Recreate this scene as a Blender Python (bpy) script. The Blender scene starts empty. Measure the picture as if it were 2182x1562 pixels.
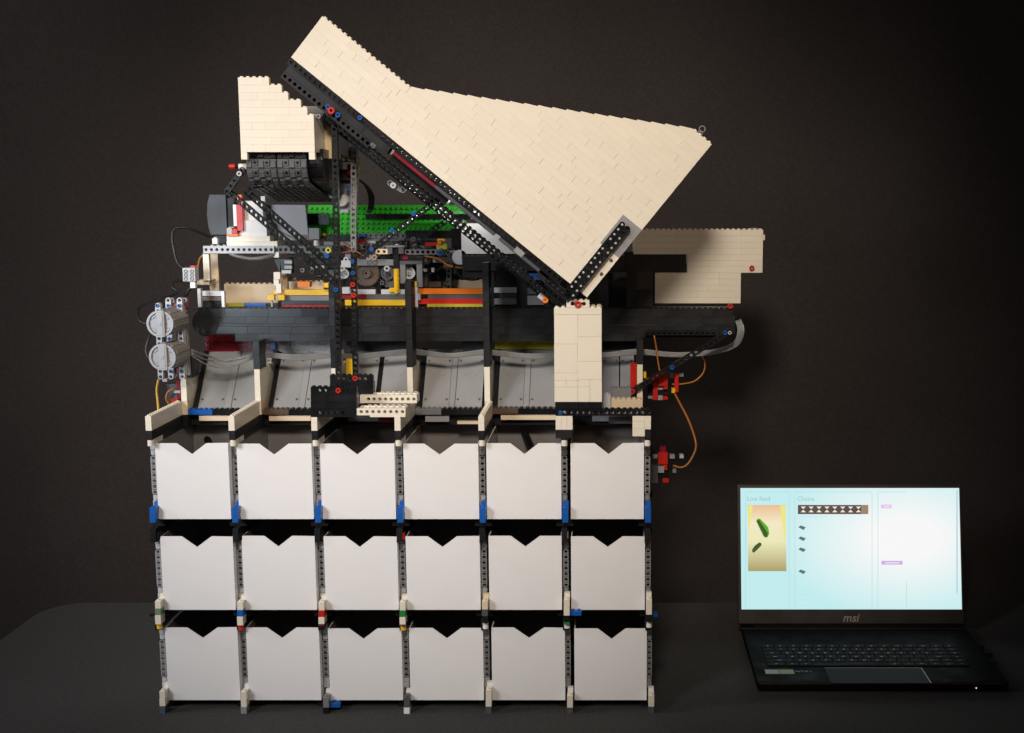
import bpy, bmesh, math, random
from mathutils import Vector, Matrix

# ------------------------------------------------------------------ camera, world, lamps, exposure
S = 0.001                                   # everything below is laid out in millimetres
F, CX, CY, HCAM = 2663.0, 1310.0, 781.0, 722.0
PITCH = math.radians(8.04)
W0, H0 = 2182.0, 1562.0
sc = bpy.context.scene
C = sc.collection
cam_d = bpy.data.cameras.new('camera')
cam = bpy.data.objects.new('camera', cam_d)
C.objects.link(cam)
cam.location = (0, 0, HCAM * S)
cam.rotation_euler = (math.pi / 2 - PITCH, 0, 0)
cam_d.sensor_fit = 'HORIZONTAL'
cam_d.sensor_width = 36
cam_d.lens = 36 * F / W0
cam_d.shift_x = -(CX - W0 / 2) / W0
cam_d.clip_start, cam_d.clip_end = 0.05, 30
sc.camera = cam
sc.render.resolution_x, sc.render.resolution_y = 1024, 733
sc.render.engine = 'CYCLES'

world = bpy.data.worlds.new('World')
sc.world = world
world.use_nodes = True
world.node_tree.nodes['Background'].inputs[0].default_value = (0.30, 0.27, 0.26, 1)
world.node_tree.nodes['Background'].inputs[1].default_value = 0.10

def area_lamp(name, loc, target, size, power, color):
    d = bpy.data.lights.new(name, 'AREA')
    d.shape = 'RECTANGLE'
    d.size, d.size_y = size
    d.energy = power
    d.color = color
    o = bpy.data.objects.new(name, d)
    C.objects.link(o)
    o.location = loc
    o.rotation_euler = (Vector(target) - Vector(loc)).to_track_quat('-Z', 'Y').to_euler()
    return o
def spot_lamp(name, loc, target, angle, power, color, radius, blend=1.0):
    d = bpy.data.lights.new(name, 'SPOT')
    d.energy = power
    d.color = color
    d.spot_size = math.radians(angle)
    d.spot_blend = blend
    d.shadow_soft_size = radius
    o = bpy.data.objects.new(name, d)
    C.objects.link(o)
    o.location = loc
    o.rotation_euler = (Vector(target) - Vector(loc)).to_track_quat('-Z', 'Y').to_euler()
    return o
spot_lamp('key_lamp', (-0.12, 0.10, 1.62), (-0.16, 1.66, 0.72), 45, 107.0, (1.0, 0.88, 0.76), 0.15, 0.9)
spot_lamp('cool_side_lamp', (-1.30, 0.35, 1.10), (-0.58, 1.70, 0.48), 46, 88.0, (0.94, 0.95, 1.0), 0.28)
spot_lamp('cool_accent_lamp', (-1.05, 0.30, 0.52), (-0.62, 1.80, 0.60), 15, 17.0, (0.72, 0.87, 1.0), 0.10)
area_lamp('backdrop_fill', (-2.1, 1.35, 1.1), (-0.9, 2.3, 0.45), (0.4, 0.6), 11.0, (1.0, 0.94, 0.92))  # added fill that brightens the left of the backdrop
spot_lamp('warm_side_lamp', (0.75, 0.25, 1.35), (0.05, 1.75, 0.66), 46, 16.0, (1.0, 0.74, 0.52), 0.15)

sc.view_settings.view_transform = 'Standard'
sc.view_settings.look = 'None'
sc.view_settings.exposure = 0.0
sc.view_settings.gamma = 1.0
sc.view_settings.use_curve_mapping = False

# ------------------------------------------------------------------ helpers
RNG = random.Random(11)
SP, CP = math.sin(PITCH), math.cos(PITCH)
def pt(u, v, Y):
    """world X, Z (mm) of what the photograph shows at pixel u, v when it stands at depth Y"""
    dx, dy = (u - CX) / F, (CY - v) / F
    t = Y / (CP + dy * SP)
    return t * dx, HCAM + t * (-SP + dy * CP)
def P3(u, v, Y):
    x, z = pt(u, v, Y)
    return Vector((x, Y, z))
def frame(o, ex, ey, ez):
    ex, ey, ez = Vector(ex), Vector(ey), Vector(ez)
    return Matrix(((ex.x, ey.x, ez.x, o[0]), (ex.y, ey.y, ez.y, o[1]), (ex.z, ey.z, ez.z, o[2]), (0, 0, 0, 1)))
def facing(x, y, z):            # local +z points at the viewer (-Y)
    return frame((x, y, z), (1, 0, 0), (0, 0, 1), (0, -1, 0))
def up_at(x, y, z):
    return Matrix.Translation((x, y, z))
def along_x(x, y, z):           # local +z points to +X
    return frame((x, y, z), (0, 1, 0), (0, 0, 1), (1, 0, 0))

# ---- materials
MATS = {}
def mat(name, col, rough=0.32, metal=0.0, spec=0.5, vary=0.05, trans=0.0, grain=0.0, grain_scale=400.0, coat=0.0, emit=None, estr=0.0):
    m = bpy.data.materials.new(name)
    m.use_nodes = True
    nt = m.node_tree
    b = nt.nodes['Principled BSDF']
    b.inputs['Base Color'].default_value = (*col, 1)
    b.inputs['Roughness'].default_value = rough
    b.inputs['Metallic'].default_value = metal
    b.inputs['Specular IOR Level'].default_value = spec
    b.inputs['Transmission Weight'].default_value = trans
    b.inputs['Coat Weight'].default_value = coat
    if emit:
        b.inputs['Emission Color'].default_value = (*emit, 1)
        b.inputs['Emission Strength'].default_value = estr
    if vary:
        oi = nt.nodes.new('ShaderNodeObjectInfo')
        mr = nt.nodes.new('ShaderNodeMapRange')
        mr.inputs[3].default_value, mr.inputs[4].default_value = 1 - vary, 1 + vary
        nt.links.new(oi.outputs['Random'], mr.inputs[0])
        tc = nt.nodes.new('ShaderNodeTexCoord')
        nz = nt.nodes.new('ShaderNodeTexNoise')
        nz.inputs['Scale'].default_value = 35
        nz.inputs['Detail'].default_value = 4
        nt.links.new(tc.outputs['Object'], nz.inputs['Vector'])
        m2 = nt.nodes.new('ShaderNodeMapRange')
        m2.inputs[1].default_value, m2.inputs[2].default_value = 0.3, 0.7
        m2.inputs[3].default_value, m2.inputs[4].default_value = 1 - vary * 0.5, 1 + vary * 0.5
        nt.links.new(nz.outputs['Fac'], m2.inputs[0])
        mu = nt.nodes.new('ShaderNodeMath'); mu.operation = 'MULTIPLY'
        nt.links.new(mr.outputs[0], mu.inputs[0]); nt.links.new(m2.outputs[0], mu.inputs[1])
        vm = nt.nodes.new('ShaderNodeVectorMath'); vm.operation = 'SCALE'
        vm.inputs[0].default_value = col
        nt.links.new(mu.outputs[0], vm.inputs['Scale'])
        nt.links.new(vm.outputs[0], b.inputs['Base Color'])
        m3 = nt.nodes.new('ShaderNodeMapRange')
        m3.inputs[1].default_value, m3.inputs[2].default_value = 0.25, 0.75
        m3.inputs[3].default_value, m3.inputs[4].default_value = max(0.05, rough * 0.75), min(1, rough * 1.3)
        nt.links.new(nz.outputs['Fac'], m3.inputs[0])
        nt.links.new(m3.outputs[0], b.inputs['Roughness'])
    if grain:
        tc = nt.nodes.new('ShaderNodeTexCoord')
        nz = nt.nodes.new('ShaderNodeTexNoise')
        nz.inputs['Scale'].default_value = grain_scale
        nz.inputs['Detail'].default_value = 3
        nt.links.new(tc.outputs['Object'], nz.inputs['Vector'])
        bp = nt.nodes.new('ShaderNodeBump')
        bp.inputs['Strength'].default_value = grain
        bp.inputs['Distance'].default_value = 0.001
        nt.links.new(nz.outputs['Fac'], bp.inputs['Height'])
        nt.links.new(bp.outputs[0], b.inputs['Normal'])
    MATS[name] = m
    return m

mat('cream', (0.80, 0.735, 0.61), 0.30, vary=0.013)
mat('cream_warm', (0.76, 0.62, 0.43), 0.30, vary=0.04)
mat('white', (0.82, 0.80, 0.76), 0.30)
mat('tan', (0.58, 0.44, 0.27), 0.35)
mat('black', (0.010, 0.010, 0.011), 0.26, spec=0.4, vary=0.3)
mat('black_soft', (0.012, 0.012, 0.013), 0.42, spec=0.35, vary=0.3)
mat('slate_black', (0.018, 0.020, 0.023), 0.30, vary=0.6)
mat('dark_grey', (0.085, 0.088, 0.092), 0.35, vary=0.1)
mat('mid_grey', (0.20, 0.20, 0.21), 0.35, vary=0.1)
mat('grey', (0.29, 0.29, 0.30), 0.33, vary=0.06)
mat('light_grey', (0.50, 0.51, 0.52), 0.32, vary=0.05)
mat('chute_grey', (0.28, 0.28, 0.275), 0.30, vary=0.05)
mat('tread', (0.085, 0.086, 0.088), 0.45, vary=0.12)
mat('blue', (0.010, 0.105, 0.42), 0.28)
mat('red', (0.52, 0.020, 0.012), 0.28)
mat('dark_red', (0.20, 0.008, 0.018), 0.30)
mat('yellow', (0.78, 0.47, 0.02), 0.28)
mat('olive', (0.45, 0.42, 0.03), 0.32)
mat('lime', (0.55, 0.56, 0.06), 0.30)
mat('orange', (0.80, 0.20, 0.015), 0.28)
mat('green', (0.02, 0.22, 0.045), 0.28)
mat('sand_green', (0.16, 0.25, 0.15), 0.32)
mat('bright_green', (0.06, 0.62, 0.04), 0.34)
mat('dark_brown', (0.035, 0.027, 0.024), 0.4)
mat('brown', (0.10, 0.065, 0.045), 0.35)
mat('card', (0.83, 0.82, 0.81), 0.75, spec=0.25, vary=0.02, grain=0.05, grain_scale=900)
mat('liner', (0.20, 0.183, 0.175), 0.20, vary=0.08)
mat('cable_black', (0.012, 0.012, 0.012), 0.45, vary=0)
mat('cable_orange', (0.38, 0.13, 0.012), 0.45, vary=0)
mat('cable_yellow', (0.55, 0.31, 0.03), 0.45, vary=0)
mat('cable_white', (0.65, 0.60, 0.48), 0.45, vary=0)
mat('clear_tube', (0.46, 0.46, 0.45), 0.30, trans=0.72, vary=0)
mat('clear', (0.9, 0.92, 0.92), 0.08, trans=0.85, vary=0)
mat('slate_plastic', (0.052, 0.059, 0.069), 0.5, vary=0.05, grain=0.2, grain_scale=1500)
mat('motor_grey', (0.33, 0.33, 0.34), 0.28, vary=0.04)
mat('motor_tan', (0.33, 0.31, 0.28), 0.38, vary=0.04)
mat('laptop_black', (0.006, 0.006, 0.007), 0.6, spec=0.04, vary=0.1, grain=0.1, grain_scale=3000)
mat('laptop_edge', (0.16, 0.11, 0.075), 0.30, metal=0.8, vary=0.05)
mat('laptop_lid', (0.040, 0.033, 0.030), 0.42, vary=0.05)
mat('key', (0.008, 0.008, 0.009), 0.6, spec=0.06, vary=0.2)
mat('legend', (0.75, 0.75, 0.75), 0.5, vary=0)
mat('silver_print', (0.42, 0.34, 0.27), 0.35, metal=0.3, vary=0)
mat('sticker_grey', (0.25, 0.26, 0.30), 0.4, vary=0)
mat('sticker_green', (0.16, 0.22, 0.03), 0.4, vary=0)
mat('touchpad', (0.010, 0.012, 0.015), 0.55, spec=0.06, vary=0)
mat('chrome_line', (0.20, 0.20, 0.21), 0.3, metal=0.8, vary=0)

# ---- mesh collecting
class MB:
    def __init__(self):
        self.v, self.f = [], []
    def add(self, vs, fs, M=None):
        n = len(self.v)
        for p in vs:
            p = Vector(p)
            self.v.append(M @ p if M is not None else p)
        self.f += [tuple(i + n for i in q) for q in fs]
        return self
    def box(self, x0, x1, y0, y1, z0, z1, M=None, c=0.0):
        if x0 > x1: x0, x1 = x1, x0
        if y0 > y1: y0, y1 = y1, y0
        if z0 > z1: z0, z1 = z1, z0
        c = min(c, (x1 - x0) * .3, (y1 - y0) * .3, (z1 - z0) * .3)
        if c <= 0:
            vs = [(x, y, z) for x in (x0, x1) for y in (y0, y1) for z in (z0, z1)]
            return self.add(vs, [(0, 1, 3, 2), (4, 6, 7, 5), (0, 4, 5, 1), (2, 3, 7, 6), (0, 2, 6, 4), (1, 5, 7, 3)], M)
        vs, ix = [], {}
        lo, hi = (x0, y0, z0), (x1, y1, z1)
        for a in (0, 1):
            for b in (0, 1):
                for d in (0, 1):
                    k = (a, b, d)
                    for ax in range(3):             # vertex lying on the face of axis ax
                        p = [0, 0, 0]
                        for i in range(3):
                            e = hi[i] if k[i] else lo[i]
                            p[i] = e if i == ax else (e - c if k[i] else e + c)
                        ix[(k, ax)] = len(vs); vs.append(p)
        fs = []
        for ax in range(3):
            o1, o2 = [i for i in range(3) if i != ax]
            for s in (0, 1):
                q = []
                for a, b in ((0, 0), (1, 0), (1, 1), (0, 1)):
                    k = [0, 0, 0]; k[ax] = s; k[o1] = a; k[o2] = b
                    q.append(ix[(tuple(k), ax)])
                fs.append(tuple(q))
            for a in (0, 1):                        # edges running along ax
                for b in (0, 1):
                    k0 = [0, 0, 0]; k0[o1] = a; k0[o2] = b
                    k1 = list(k0); k1[ax] = 1
                    fs.append((ix[(tuple(k0), o1)], ix[(tuple(k1), o1)], ix[(tuple(k1), o2)], ix[(tuple(k0), o2)]))
        for a in (0, 1):
            for b in (0, 1):
                for d in (0, 1):
                    fs.append(tuple(ix[((a, b, d), ax)] for ax in range(3)))
        return self.add(vs, fs, M)
    def cyl(self, M, r, h, n=12, r2=None, z0=0.0):
        r2 = r if r2 is None else r2
        vs = []
        for k in range(n):
            a = 2 * math.pi * k / n
            vs += [(r * math.cos(a), r * math.sin(a), z0), (r2 * math.cos(a), r2 * math.sin(a), z0 + h)]
        fs = [(2 * k, 2 * ((k + 1) % n), 2 * ((k + 1) % n) + 1, 2 * k + 1) for k in range(n)]
        fs += [tuple(2 * k for k in range(n)), tuple(2 * k + 1 for k in range(n))]
        return self.add(vs, fs, M)
    def ring(self, M, ro, ri, h, n=14):
        vs = []
        for k in range(n):
            a = 2 * math.pi * k / n
            c, s = math.cos(a), math.sin(a)
            vs += [(ro * c, ro * s, 0), (ro * c, ro * s, h), (ri * c, ri * s, h), (ri * c, ri * s, 0)]
        fs = []
        for k in range(n):
            a, b = 4 * k, 4 * ((k + 1) % n)
            fs += [(a, b, b + 1, a + 1), (a + 1, b + 1, b + 2, a + 2), (a + 2, b + 2, b + 3, a + 3), (a + 3, b + 3, b, a)]
        return self.add(vs, fs, M)
    def prism(self, poly, y0, y1, M=None):          # poly of (x, z), extruded along y
        n = len(poly)
        vs = [(x, y0, z) for x, z in poly] + [(x, y1, z) for x, z in poly]
        fs = [tuple(range(n)), tuple(range(2 * n - 1, n - 1, -1))]
        fs += [(k, (k + 1) % n, n + (k + 1) % n, n + k) for k in range(n)]
        return self.add(vs, fs, M)
    def tube(self, pts, r, n=8, sub=6):
        p = [Vector(q) for q in pts]
        if sub > 1 and len(p) > 2:
            q = [2 * p[0] - p[1]] + p + [2 * p[-1] - p[-2]]
            out = []
            for i in range(1, len(q) - 2):
                for k in range(sub):
                    t = k / sub
                    a, b, c, d = q[i - 1], q[i], q[i + 1], q[i + 2]
                    out.append(0.5 * (2 * b + (c - a) * t + (2 * a - 5 * b + 4 * c - d) * t * t + (3 * b - a - 3 * c + d) * t ** 3))
            p = out + [p[-1]]
        vs, fs = [], []
        nrm = None
        for i, q in enumerate(p):
            t = (p[min(i + 1, len(p) - 1)] - p[max(i - 1, 0)]).normalized()
            if nrm is None:
                nrm = t.orthogonal().normalized()
            nrm = (nrm - t * nrm.dot(t)).normalized()
            bn = t.cross(nrm)
            for k in range(n):
                a = 2 * math.pi * k / n
                vs.append(q + r * (math.cos(a) * nrm + math.sin(a) * bn))
        for i in range(len(p) - 1):
            for k in range(n):
                fs.append((i * n + k, i * n + (k + 1) % n, (i + 1) * n + (k + 1) % n, (i + 1) * n + k))
        fs += [tuple(range(n)), tuple((len(p) - 1) * n + k for k in range(n))]
        return self.add(vs, fs)
    def cells(self, M, n, w=8.0, h=7.6, t=7.6, r=2.5, holes=None, rounded=True):
        """a beam of n cells, hole axis along local y (front at y=0), first hole centre at the origin"""
        ns = 12
        for i in range(n):
            out, inn, edge = [], [], []
            for k in range(ns):
                a = 2 * math.pi * (k + 0.5) / ns
                c, s = math.cos(a), math.sin(a)
                if abs(abs(c) - abs(s)) < 1e-6:
                    x, z = math.copysign(w / 2, c), math.copysign(h / 2, s)
                else:
                    m = min(w / 2 / abs(c), h / 2 / abs(s)); x, z = c * m, s * m
                if rounded and ((i == 0 and c < 0) or (i == n - 1 and c > 0)):
                    x, z = c * h / 2, s * h / 2
                out.append((i * w + x, z)); inn.append((i * w + r * c, r * s))
                edge.append(1 if x > w / 2 - 1e-4 else (-1 if x < -w / 2 + 1e-4 else 0))
            hole = holes is None or i in holes
            vs = [(x, 0, z) for x, z in out] + [(x, t, z) for x, z in out] + [(x, 0, z) for x, z in inn] + [(x, t, z) for x, z in inn]
            fs = []
            for k in range(ns):
                j = (k + 1) % ns
                if hole:
                    fs += [(k, j, 24 + j, 24 + k), (12 + k, 36 + k, 36 + j, 12 + j), (24 + k, 24 + j, 36 + j, 36 + k)]
                if (edge[k] == 1 and edge[j] == 1 and i < n - 1) or (edge[k] == -1 and edge[j] == -1 and i > 0):
                    continue
                fs.append((k, 12 + k, 12 + j, j))
            if not hole:
                fs += [tuple(range(12)), tuple(range(23, 11, -1))]
                vs = vs[:24]
            self.add(vs, fs, M)
        return self
    def mesh(self, name, material, smooth=False):
        me = bpy.data.meshes.new(name)
        me.from_pydata([tuple(p * S) for p in self.v], [], self.f)
        bm = bmesh.new(); bm.from_mesh(me)
        bmesh.ops.recalc_face_normals(bm, faces=bm.faces)
        if smooth:
            for f in bm.faces:
                f.smooth = len(f.verts) <= 4
        bm.to_mesh(me); bm.free()
        me.materials.append(MATS[material] if isinstance(material, str) else material)
        return me
    def build(self, name, material, parent=None, smooth=False):
        lo = Vector([min(p[i] for p in self.v) for i in range(3)])
        hi = Vector([max(p[i] for p in self.v) for i in range(3)])
        c = (lo + hi) / 2
        self.v = [p - c for p in self.v]
        return put(name, self.mesh(name, material, smooth), Matrix.Translation(c), parent)

ORIGIN = {}
def put(name, me, M, parent=None):
    o = bpy.data.objects.new(name, me)
    C.objects.link(o)
    loc = M.to_translation()
    ORIGIN[o] = (loc, M.to_3x3())
    if parent is not None:
        pl, pr = ORIGIN[parent]
        o.parent = parent
        L = Matrix.Translation(pl) @ pr.to_4x4()
        M = L.inverted() @ M
    o.location = M.to_translation() * S
    o.rotation_euler = M.to_euler()
    return o
def tag(o, label, cat, group=None, kind=None):
    o['label'] = label; o['category'] = cat
    if group: o['group'] = group
    if kind: o['kind'] = kind
    return o
def thing(name, label, cat, at, group=None):
    o = bpy.data.objects.new(name, None)
    C.objects.link(o)
    o.empty_display_size = 0.02
    at = Vector(at)
    o.location = at * S
    ORIGIN[o] = (at, Matrix.Identity(3))
    return tag(o, label, cat, group)
def base_of(u, v, Y):
    return P3(u, v, Y)

def rect(u0, v0, u1, v1, Y):
    um, vm = (u0 + u1) / 2, (v0 + v1) / 2
    return pt(u0, vm, Y)[0], pt(u1, vm, Y)[0], pt(um, v1, Y)[1], pt(um, v0, Y)[1]
def studs(mb, x0, x1, y0, y1, z, mask=None, M=None):
    nx, ny = max(1, round((x1 - x0) / 8)), max(1, round((y1 - y0) / 8))
    for i in range(nx):
        for j in range(ny):
            p = (x0 + (i + .5) * (x1 - x0) / nx, y0 + (j + .5) * (y1 - y0) / ny, z)
            T = Matrix.Translation(p)
            mb.cyl(M @ T if M is not None else T, 2.4, 1.7, 12)
def bpx(name, r, Y, depth, m, parent, stud=False, c=0.25):
    x0, x1, z0, z1 = rect(*r, Y)
    mb = MB().box(x0, x1, Y, Y + depth, z0, z1, c=c)
    if stud: studs(mb, x0, x1, Y, Y + depth, z1)
    return mb.build(name, m, parent)
def beam_px(name, a, b, Y, m, parent, t=7.6, h=7.6, rounded=True, stud=False, r=2.5, n=None):
    """beam whose first and last hole centres are seen at pixels a and b"""
    A, B = P3(*a, Y), P3(*b, Y)
    d = B - A
    if n is None: n = max(2, round(d.length / 8) + 1)
    w = d.length / (n - 1)
    ex = d.normalized(); ey = Vector((0, 1, 0)); ez = ex.cross(ey)
    M = frame(A, ex, ey, ez)
    mb = MB().cells(M, n, w, h, t, r, None, rounded)
    if stud:
        s = 1 if ez.z > 0 else -1
        for i in range(n - 1):
            T = M @ Matrix.Translation((w * (i + .5), t / 2, s * h / 2))
            if s < 0: T = T @ Matrix.Rotation(math.pi, 4, 'X')
            mb.cyl(T, 2.4, 1.7, 10)
    return mb.build(name, m, parent)
def pin_px(u, v, Y, m, parent, r=3.2, name='pin', ri=1.5, h=1.6):
    x, z = pt(u, v, Y)
    return MB().ring(facing(x, Y, z), r, ri, h).build(name, m, parent)
def cable(name, pts, r, m, parent=None, label=None, cat='cable', group=None, n=8):
    o = MB().tube([P3(*p) for p in pts], r, n).build(name, m, parent, smooth=True)
    if label: tag(o, label, cat, group)
    return o

CACHE = {}
def brick_mesh(L, h, d, m, mask=0, slope=0, stud_up=True):
    """L studs long; mask = bits of the studs left showing; slope = studs of sloped start"""
    key = (L, h, d, m, mask, slope)
    if key not in CACHE:
        g = 0.03
        mb = MB()
        if slope:
            mb.prism([(g, g), (L * 8 - g, g), (L * 8 - g, h - g), (slope * 8 - g, h - g), (g, 1.7)], 0, d)
        else:
            mb.box(g, L * 8 - g, 0, d, g, h - g, c=0.10)
        for i in range(L):
            if mask >> i & 1:
                mb.cyl(Matrix.Translation((i * 8 + 4, d / 2, h - g)), 2.4, 1.7, 12)
        CACHE[key] = mb.mesh('brick', m)
    return CACHE[key]
def courses(parent, M, rows, h, d, m, rng, lens=(2, 3, 4, 4, 6, 6, 8), name='brick', slopes=None, recolour=None):
    """rows of (start, end) in studs, bottom first, laid as separate bricks in the frame M"""
    prev = set()
    for i, (s, e) in enumerate(rows):
        nxt = rows[i + 1] if i + 1 < len(rows) else None
        x = s; joints = set()
        while x < e:
            L = rng.choice(lens)
            if slopes and x == s and slopes.get(i): L = max(L, 3)
            L = min(L, e - x)
            if x + L in prev and x + L < e and L > 2: L -= 1
            mask = 0
            for k in range(L):
                p = x + k
                if nxt is None or p < nxt[0] or p >= nxt[1]:
                    if not (slopes and x == s and slopes.get(i) and k < slopes[i]): mask |= 1 << k
            if slopes and (i + 1) in slopes and nxt is not None:       # covered by the slope of the next row
                for k in range(L):
                    if nxt[0] <= x + k: mask &= ~(1 << k)
            mm = recolour(i, x, L) if recolour else None
            sl = slopes.get(i, 0) if (slopes and x == s) else 0
            put(name, brick_mesh(L, h, d, mm or m, mask, sl), M @ Matrix.Translation((x * 8, rng.uniform(0, 0.10), i * h)), parent)
            x += L; joints.add(x)
        prev = joints

# ------------------------------------------------------------------ table and backdrop
def cloth_material(name, col, dark, scale, rough):
    m = bpy.data.materials.new(name); m.use_nodes = True
    nt = m.node_tree; b = nt.nodes['Principled BSDF']
    tc = nt.nodes.new('ShaderNodeTexCoord')
    n1 = nt.nodes.new('ShaderNodeTexNoise'); n1.inputs['Scale'].default_value = scale; n1.inputs['Detail'].default_value = 5
    n2 = nt.nodes.new('ShaderNodeTexNoise'); n2.inputs['Scale'].default_value = 3.0; n2.inputs['Detail'].default_value = 4
    nt.links.new(tc.outputs['Object'], n1.inputs['Vector']); nt.links.new(tc.outputs['Object'], n2.inputs['Vector'])
    mx = nt.nodes.new('ShaderNodeMath'); mx.operation = 'MULTIPLY_ADD'; mx.inputs[1].default_value = 0.6
    nt.links.new(n1.outputs['Fac'], mx.inputs[0])
    m4 = nt.nodes.new('ShaderNodeMath'); m4.operation = 'MULTIPLY'; m4.inputs[1].default_value = 0.4
    nt.links.new(n2.outputs['Fac'], m4.inputs[0]); nt.links.new(m4.outputs[0], mx.inputs[2])
    cr = nt.nodes.new('ShaderNodeValToRGB')
    cr.color_ramp.elements[0].position, cr.color_ramp.elements[1].position = 0.35, 0.65
    cr.color_ramp.elements[0].color = (*dark, 1); cr.color_ramp.elements[1].color = (*col, 1)
    nt.links.new(mx.outputs[0], cr.inputs[0]); nt.links.new(cr.outputs[0], b.inputs['Base Color'])
    b.inputs['Roughness'].default_value = rough
    b.inputs['Specular IOR Level'].default_value = 0.15
    b.inputs['Sheen Weight'].default_value = 0.1
    bp = nt.nodes.new('ShaderNodeBump'); bp.inputs['Strength'].default_value = 0.5; bp.inputs['Distance'].default_value = 0.0006
    nt.links.new(n1.outputs['Fac'], bp.inputs['Height']); nt.links.new(bp.outputs[0], b.inputs['Normal'])
    MATS[name] = m
cloth_material('table_cloth', (0.041, 0.0395, 0.038), (0.018, 0.0172, 0.0165), 230.0, 0.9)
cloth_material('backdrop_cloth', (0.047, 0.0395, 0.037), (0.034, 0.028, 0.026), 180.0, 0.95)

YB = 2128.0                                        # rear edge of the table
xl = -(CX / F) * (HCAM / (SP + CP * (1365 - CY) / F))      # left edge of the table
x_right, y_front, rc = 1400.0, 300.0, 70.0
mb = MB()
poly = [(x_right, y_front), (x_right, YB)]
for k in range(0, 13):
    a = math.pi / 2 + (math.pi / 2) * k / 12
    poly.append((xl + rc + rc * math.cos(a), YB - rc + rc * math.sin(a)))
poly.append((xl, y_front))
n = len(poly)
vs = [(x, y, 0) for x, y in poly] + [(x, y, -25) for x, y in poly]
mb.add(vs, [tuple(range(n)), tuple(range(2 * n - 1, n - 1, -1))] + [(k, (k + 1) % n, n + (k + 1) % n, n + k) for k in range(n)])
t = mb.build('table', 'table_cloth'); t['kind'] = 'structure'
mb = MB()                                          # hanging cloth with a few soft folds
NX, NZ = 80, 24
for j in range(NZ + 1):
    for i in range(NX + 1):
        x = -2600 + 5200 * i / NX
        z = -900 + 3200 * j / NZ
        mb.v.append(Vector((x, 2300 + 9 * math.sin(x * 0.006 + 0.4 * math.sin(z * 0.003)) + 5 * math.sin(x * 0.017 + 1.3), z)))
for j in range(NZ):
    for i in range(NX):
        a = j * (NX + 1) + i
        mb.f.append((a, a + 1, a + NX + 2, a + NX + 1))
t = mb.build('backdrop', 'backdrop_cloth', smooth=True); t['kind'] = 'structure'

# ------------------------------------------------------------------ the white bins
BINS = [
 [(334, 943, 489, 1105), (507, 946, 666, 1107), (684, 947, 842, 1108), (861, 947, 1020, 1108), (1037, 944, 1196, 1106), (1216, 943, 1372, 1105)],
 [(345, 1142, 499, 1299), (518, 1144, 673, 1302), (692, 1145, 848, 1302), (866, 1144, 1023, 1301), (1042, 1140, 1197, 1298), (1217, 1141, 1374, 1298)],
 [(355, 1338, 509, 1493), (527, 1337, 682, 1492), (701, 1342, 857, 1495), (873, 1340, 1030, 1494), (1048, 1336, 1204, 1491), (1224, 1336, 1378, 1489)]]
TIERS = ['top', 'middle', 'bottom']
ORD = ['motor-end', 'second', 'third', 'fourth', 'fifth', 'laptop-end']
YBIN = 1668.0
BIN_Z = [0, 0, 0]
for r in range(3):
    zs = []
    for c in range(6):
        x0, x1, z0, z1 = rect(*BINS[r][c], YBIN)
        zs.append(z0)
    BIN_Z[r] = sum(zs) / 6
for r in range(3):
    for c in range(6):
        x0, x1, z0, z1 = rect(*BINS[r][c], YBIN)
        wd, ht = x1 - x0, z1 - z0
        cx = (x0 + x1) / 2
        z0 = BIN_Z[r]
        where = ORD[c] if c in (0, 5) else ORD[c] + ' from the motors'
        lab = ('white card bin with a V notch, %s column of the %s tier' % (ORD[c], TIERS[r])) if c in (0, 5) else \
              ('white card bin with a V notch, %s tier, %s column counted from the motors' % (TIERS[r], ORD[c]))
        b = thing('storage_bin', lab, 'bin', (cx, YBIN + 75, z0), 'white card bins in the rack')
        nd, nw = 15.0, 20.0 + RNG.uniform(-1, 1)
        n0 = RNG.uniform(-2, 2)
        L = 152.0
        a = wd / 2
        MB().prism([(cx - a, z0 + .3), (cx + a, z0 + .3), (cx + a, z0 + ht + RNG.uniform(-.6, .6)), (cx + n0 + nw, z0 + ht), (cx + n0, z0 + ht - nd), (cx + n0 - nw, z0 + ht), (cx - a, z0 + ht)], YBIN, YBIN + 1.2).build('front_panel', 'card', b)
        for s in (-1, 1):
            xw = cx + s * (a - 0.6)
            MB().box(xw - .6, xw + .6, YBIN + 1.25, YBIN + L, z0 + .3, z0 + ht - 1).build('side_wall', 'card', b)
            xi = cx + s * (a - 1.5)
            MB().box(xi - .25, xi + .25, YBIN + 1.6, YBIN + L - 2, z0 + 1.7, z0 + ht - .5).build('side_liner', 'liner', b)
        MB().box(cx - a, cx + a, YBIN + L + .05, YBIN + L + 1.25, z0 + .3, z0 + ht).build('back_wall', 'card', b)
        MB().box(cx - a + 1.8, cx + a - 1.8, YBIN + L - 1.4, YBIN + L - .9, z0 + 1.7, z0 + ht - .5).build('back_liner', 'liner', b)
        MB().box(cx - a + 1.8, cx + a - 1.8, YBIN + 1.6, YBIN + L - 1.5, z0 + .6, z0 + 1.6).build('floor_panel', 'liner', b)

# ------------------------------------------------------------------ the rack: three tiers of posts
XCOL = [pt(338 + 173.9 * i, 1210, 1680)[0] for i in range(7)]
U_FRONT = [[324.5, 500.5, 677, 852.5, 1028.5, 1204.5, 1381], [336, 511, 684.5, 857.5, 1033, 1207.5, 1383], [345.5, 519, 694, 866.5, 1041, 1214.5, 1388]]
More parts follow.
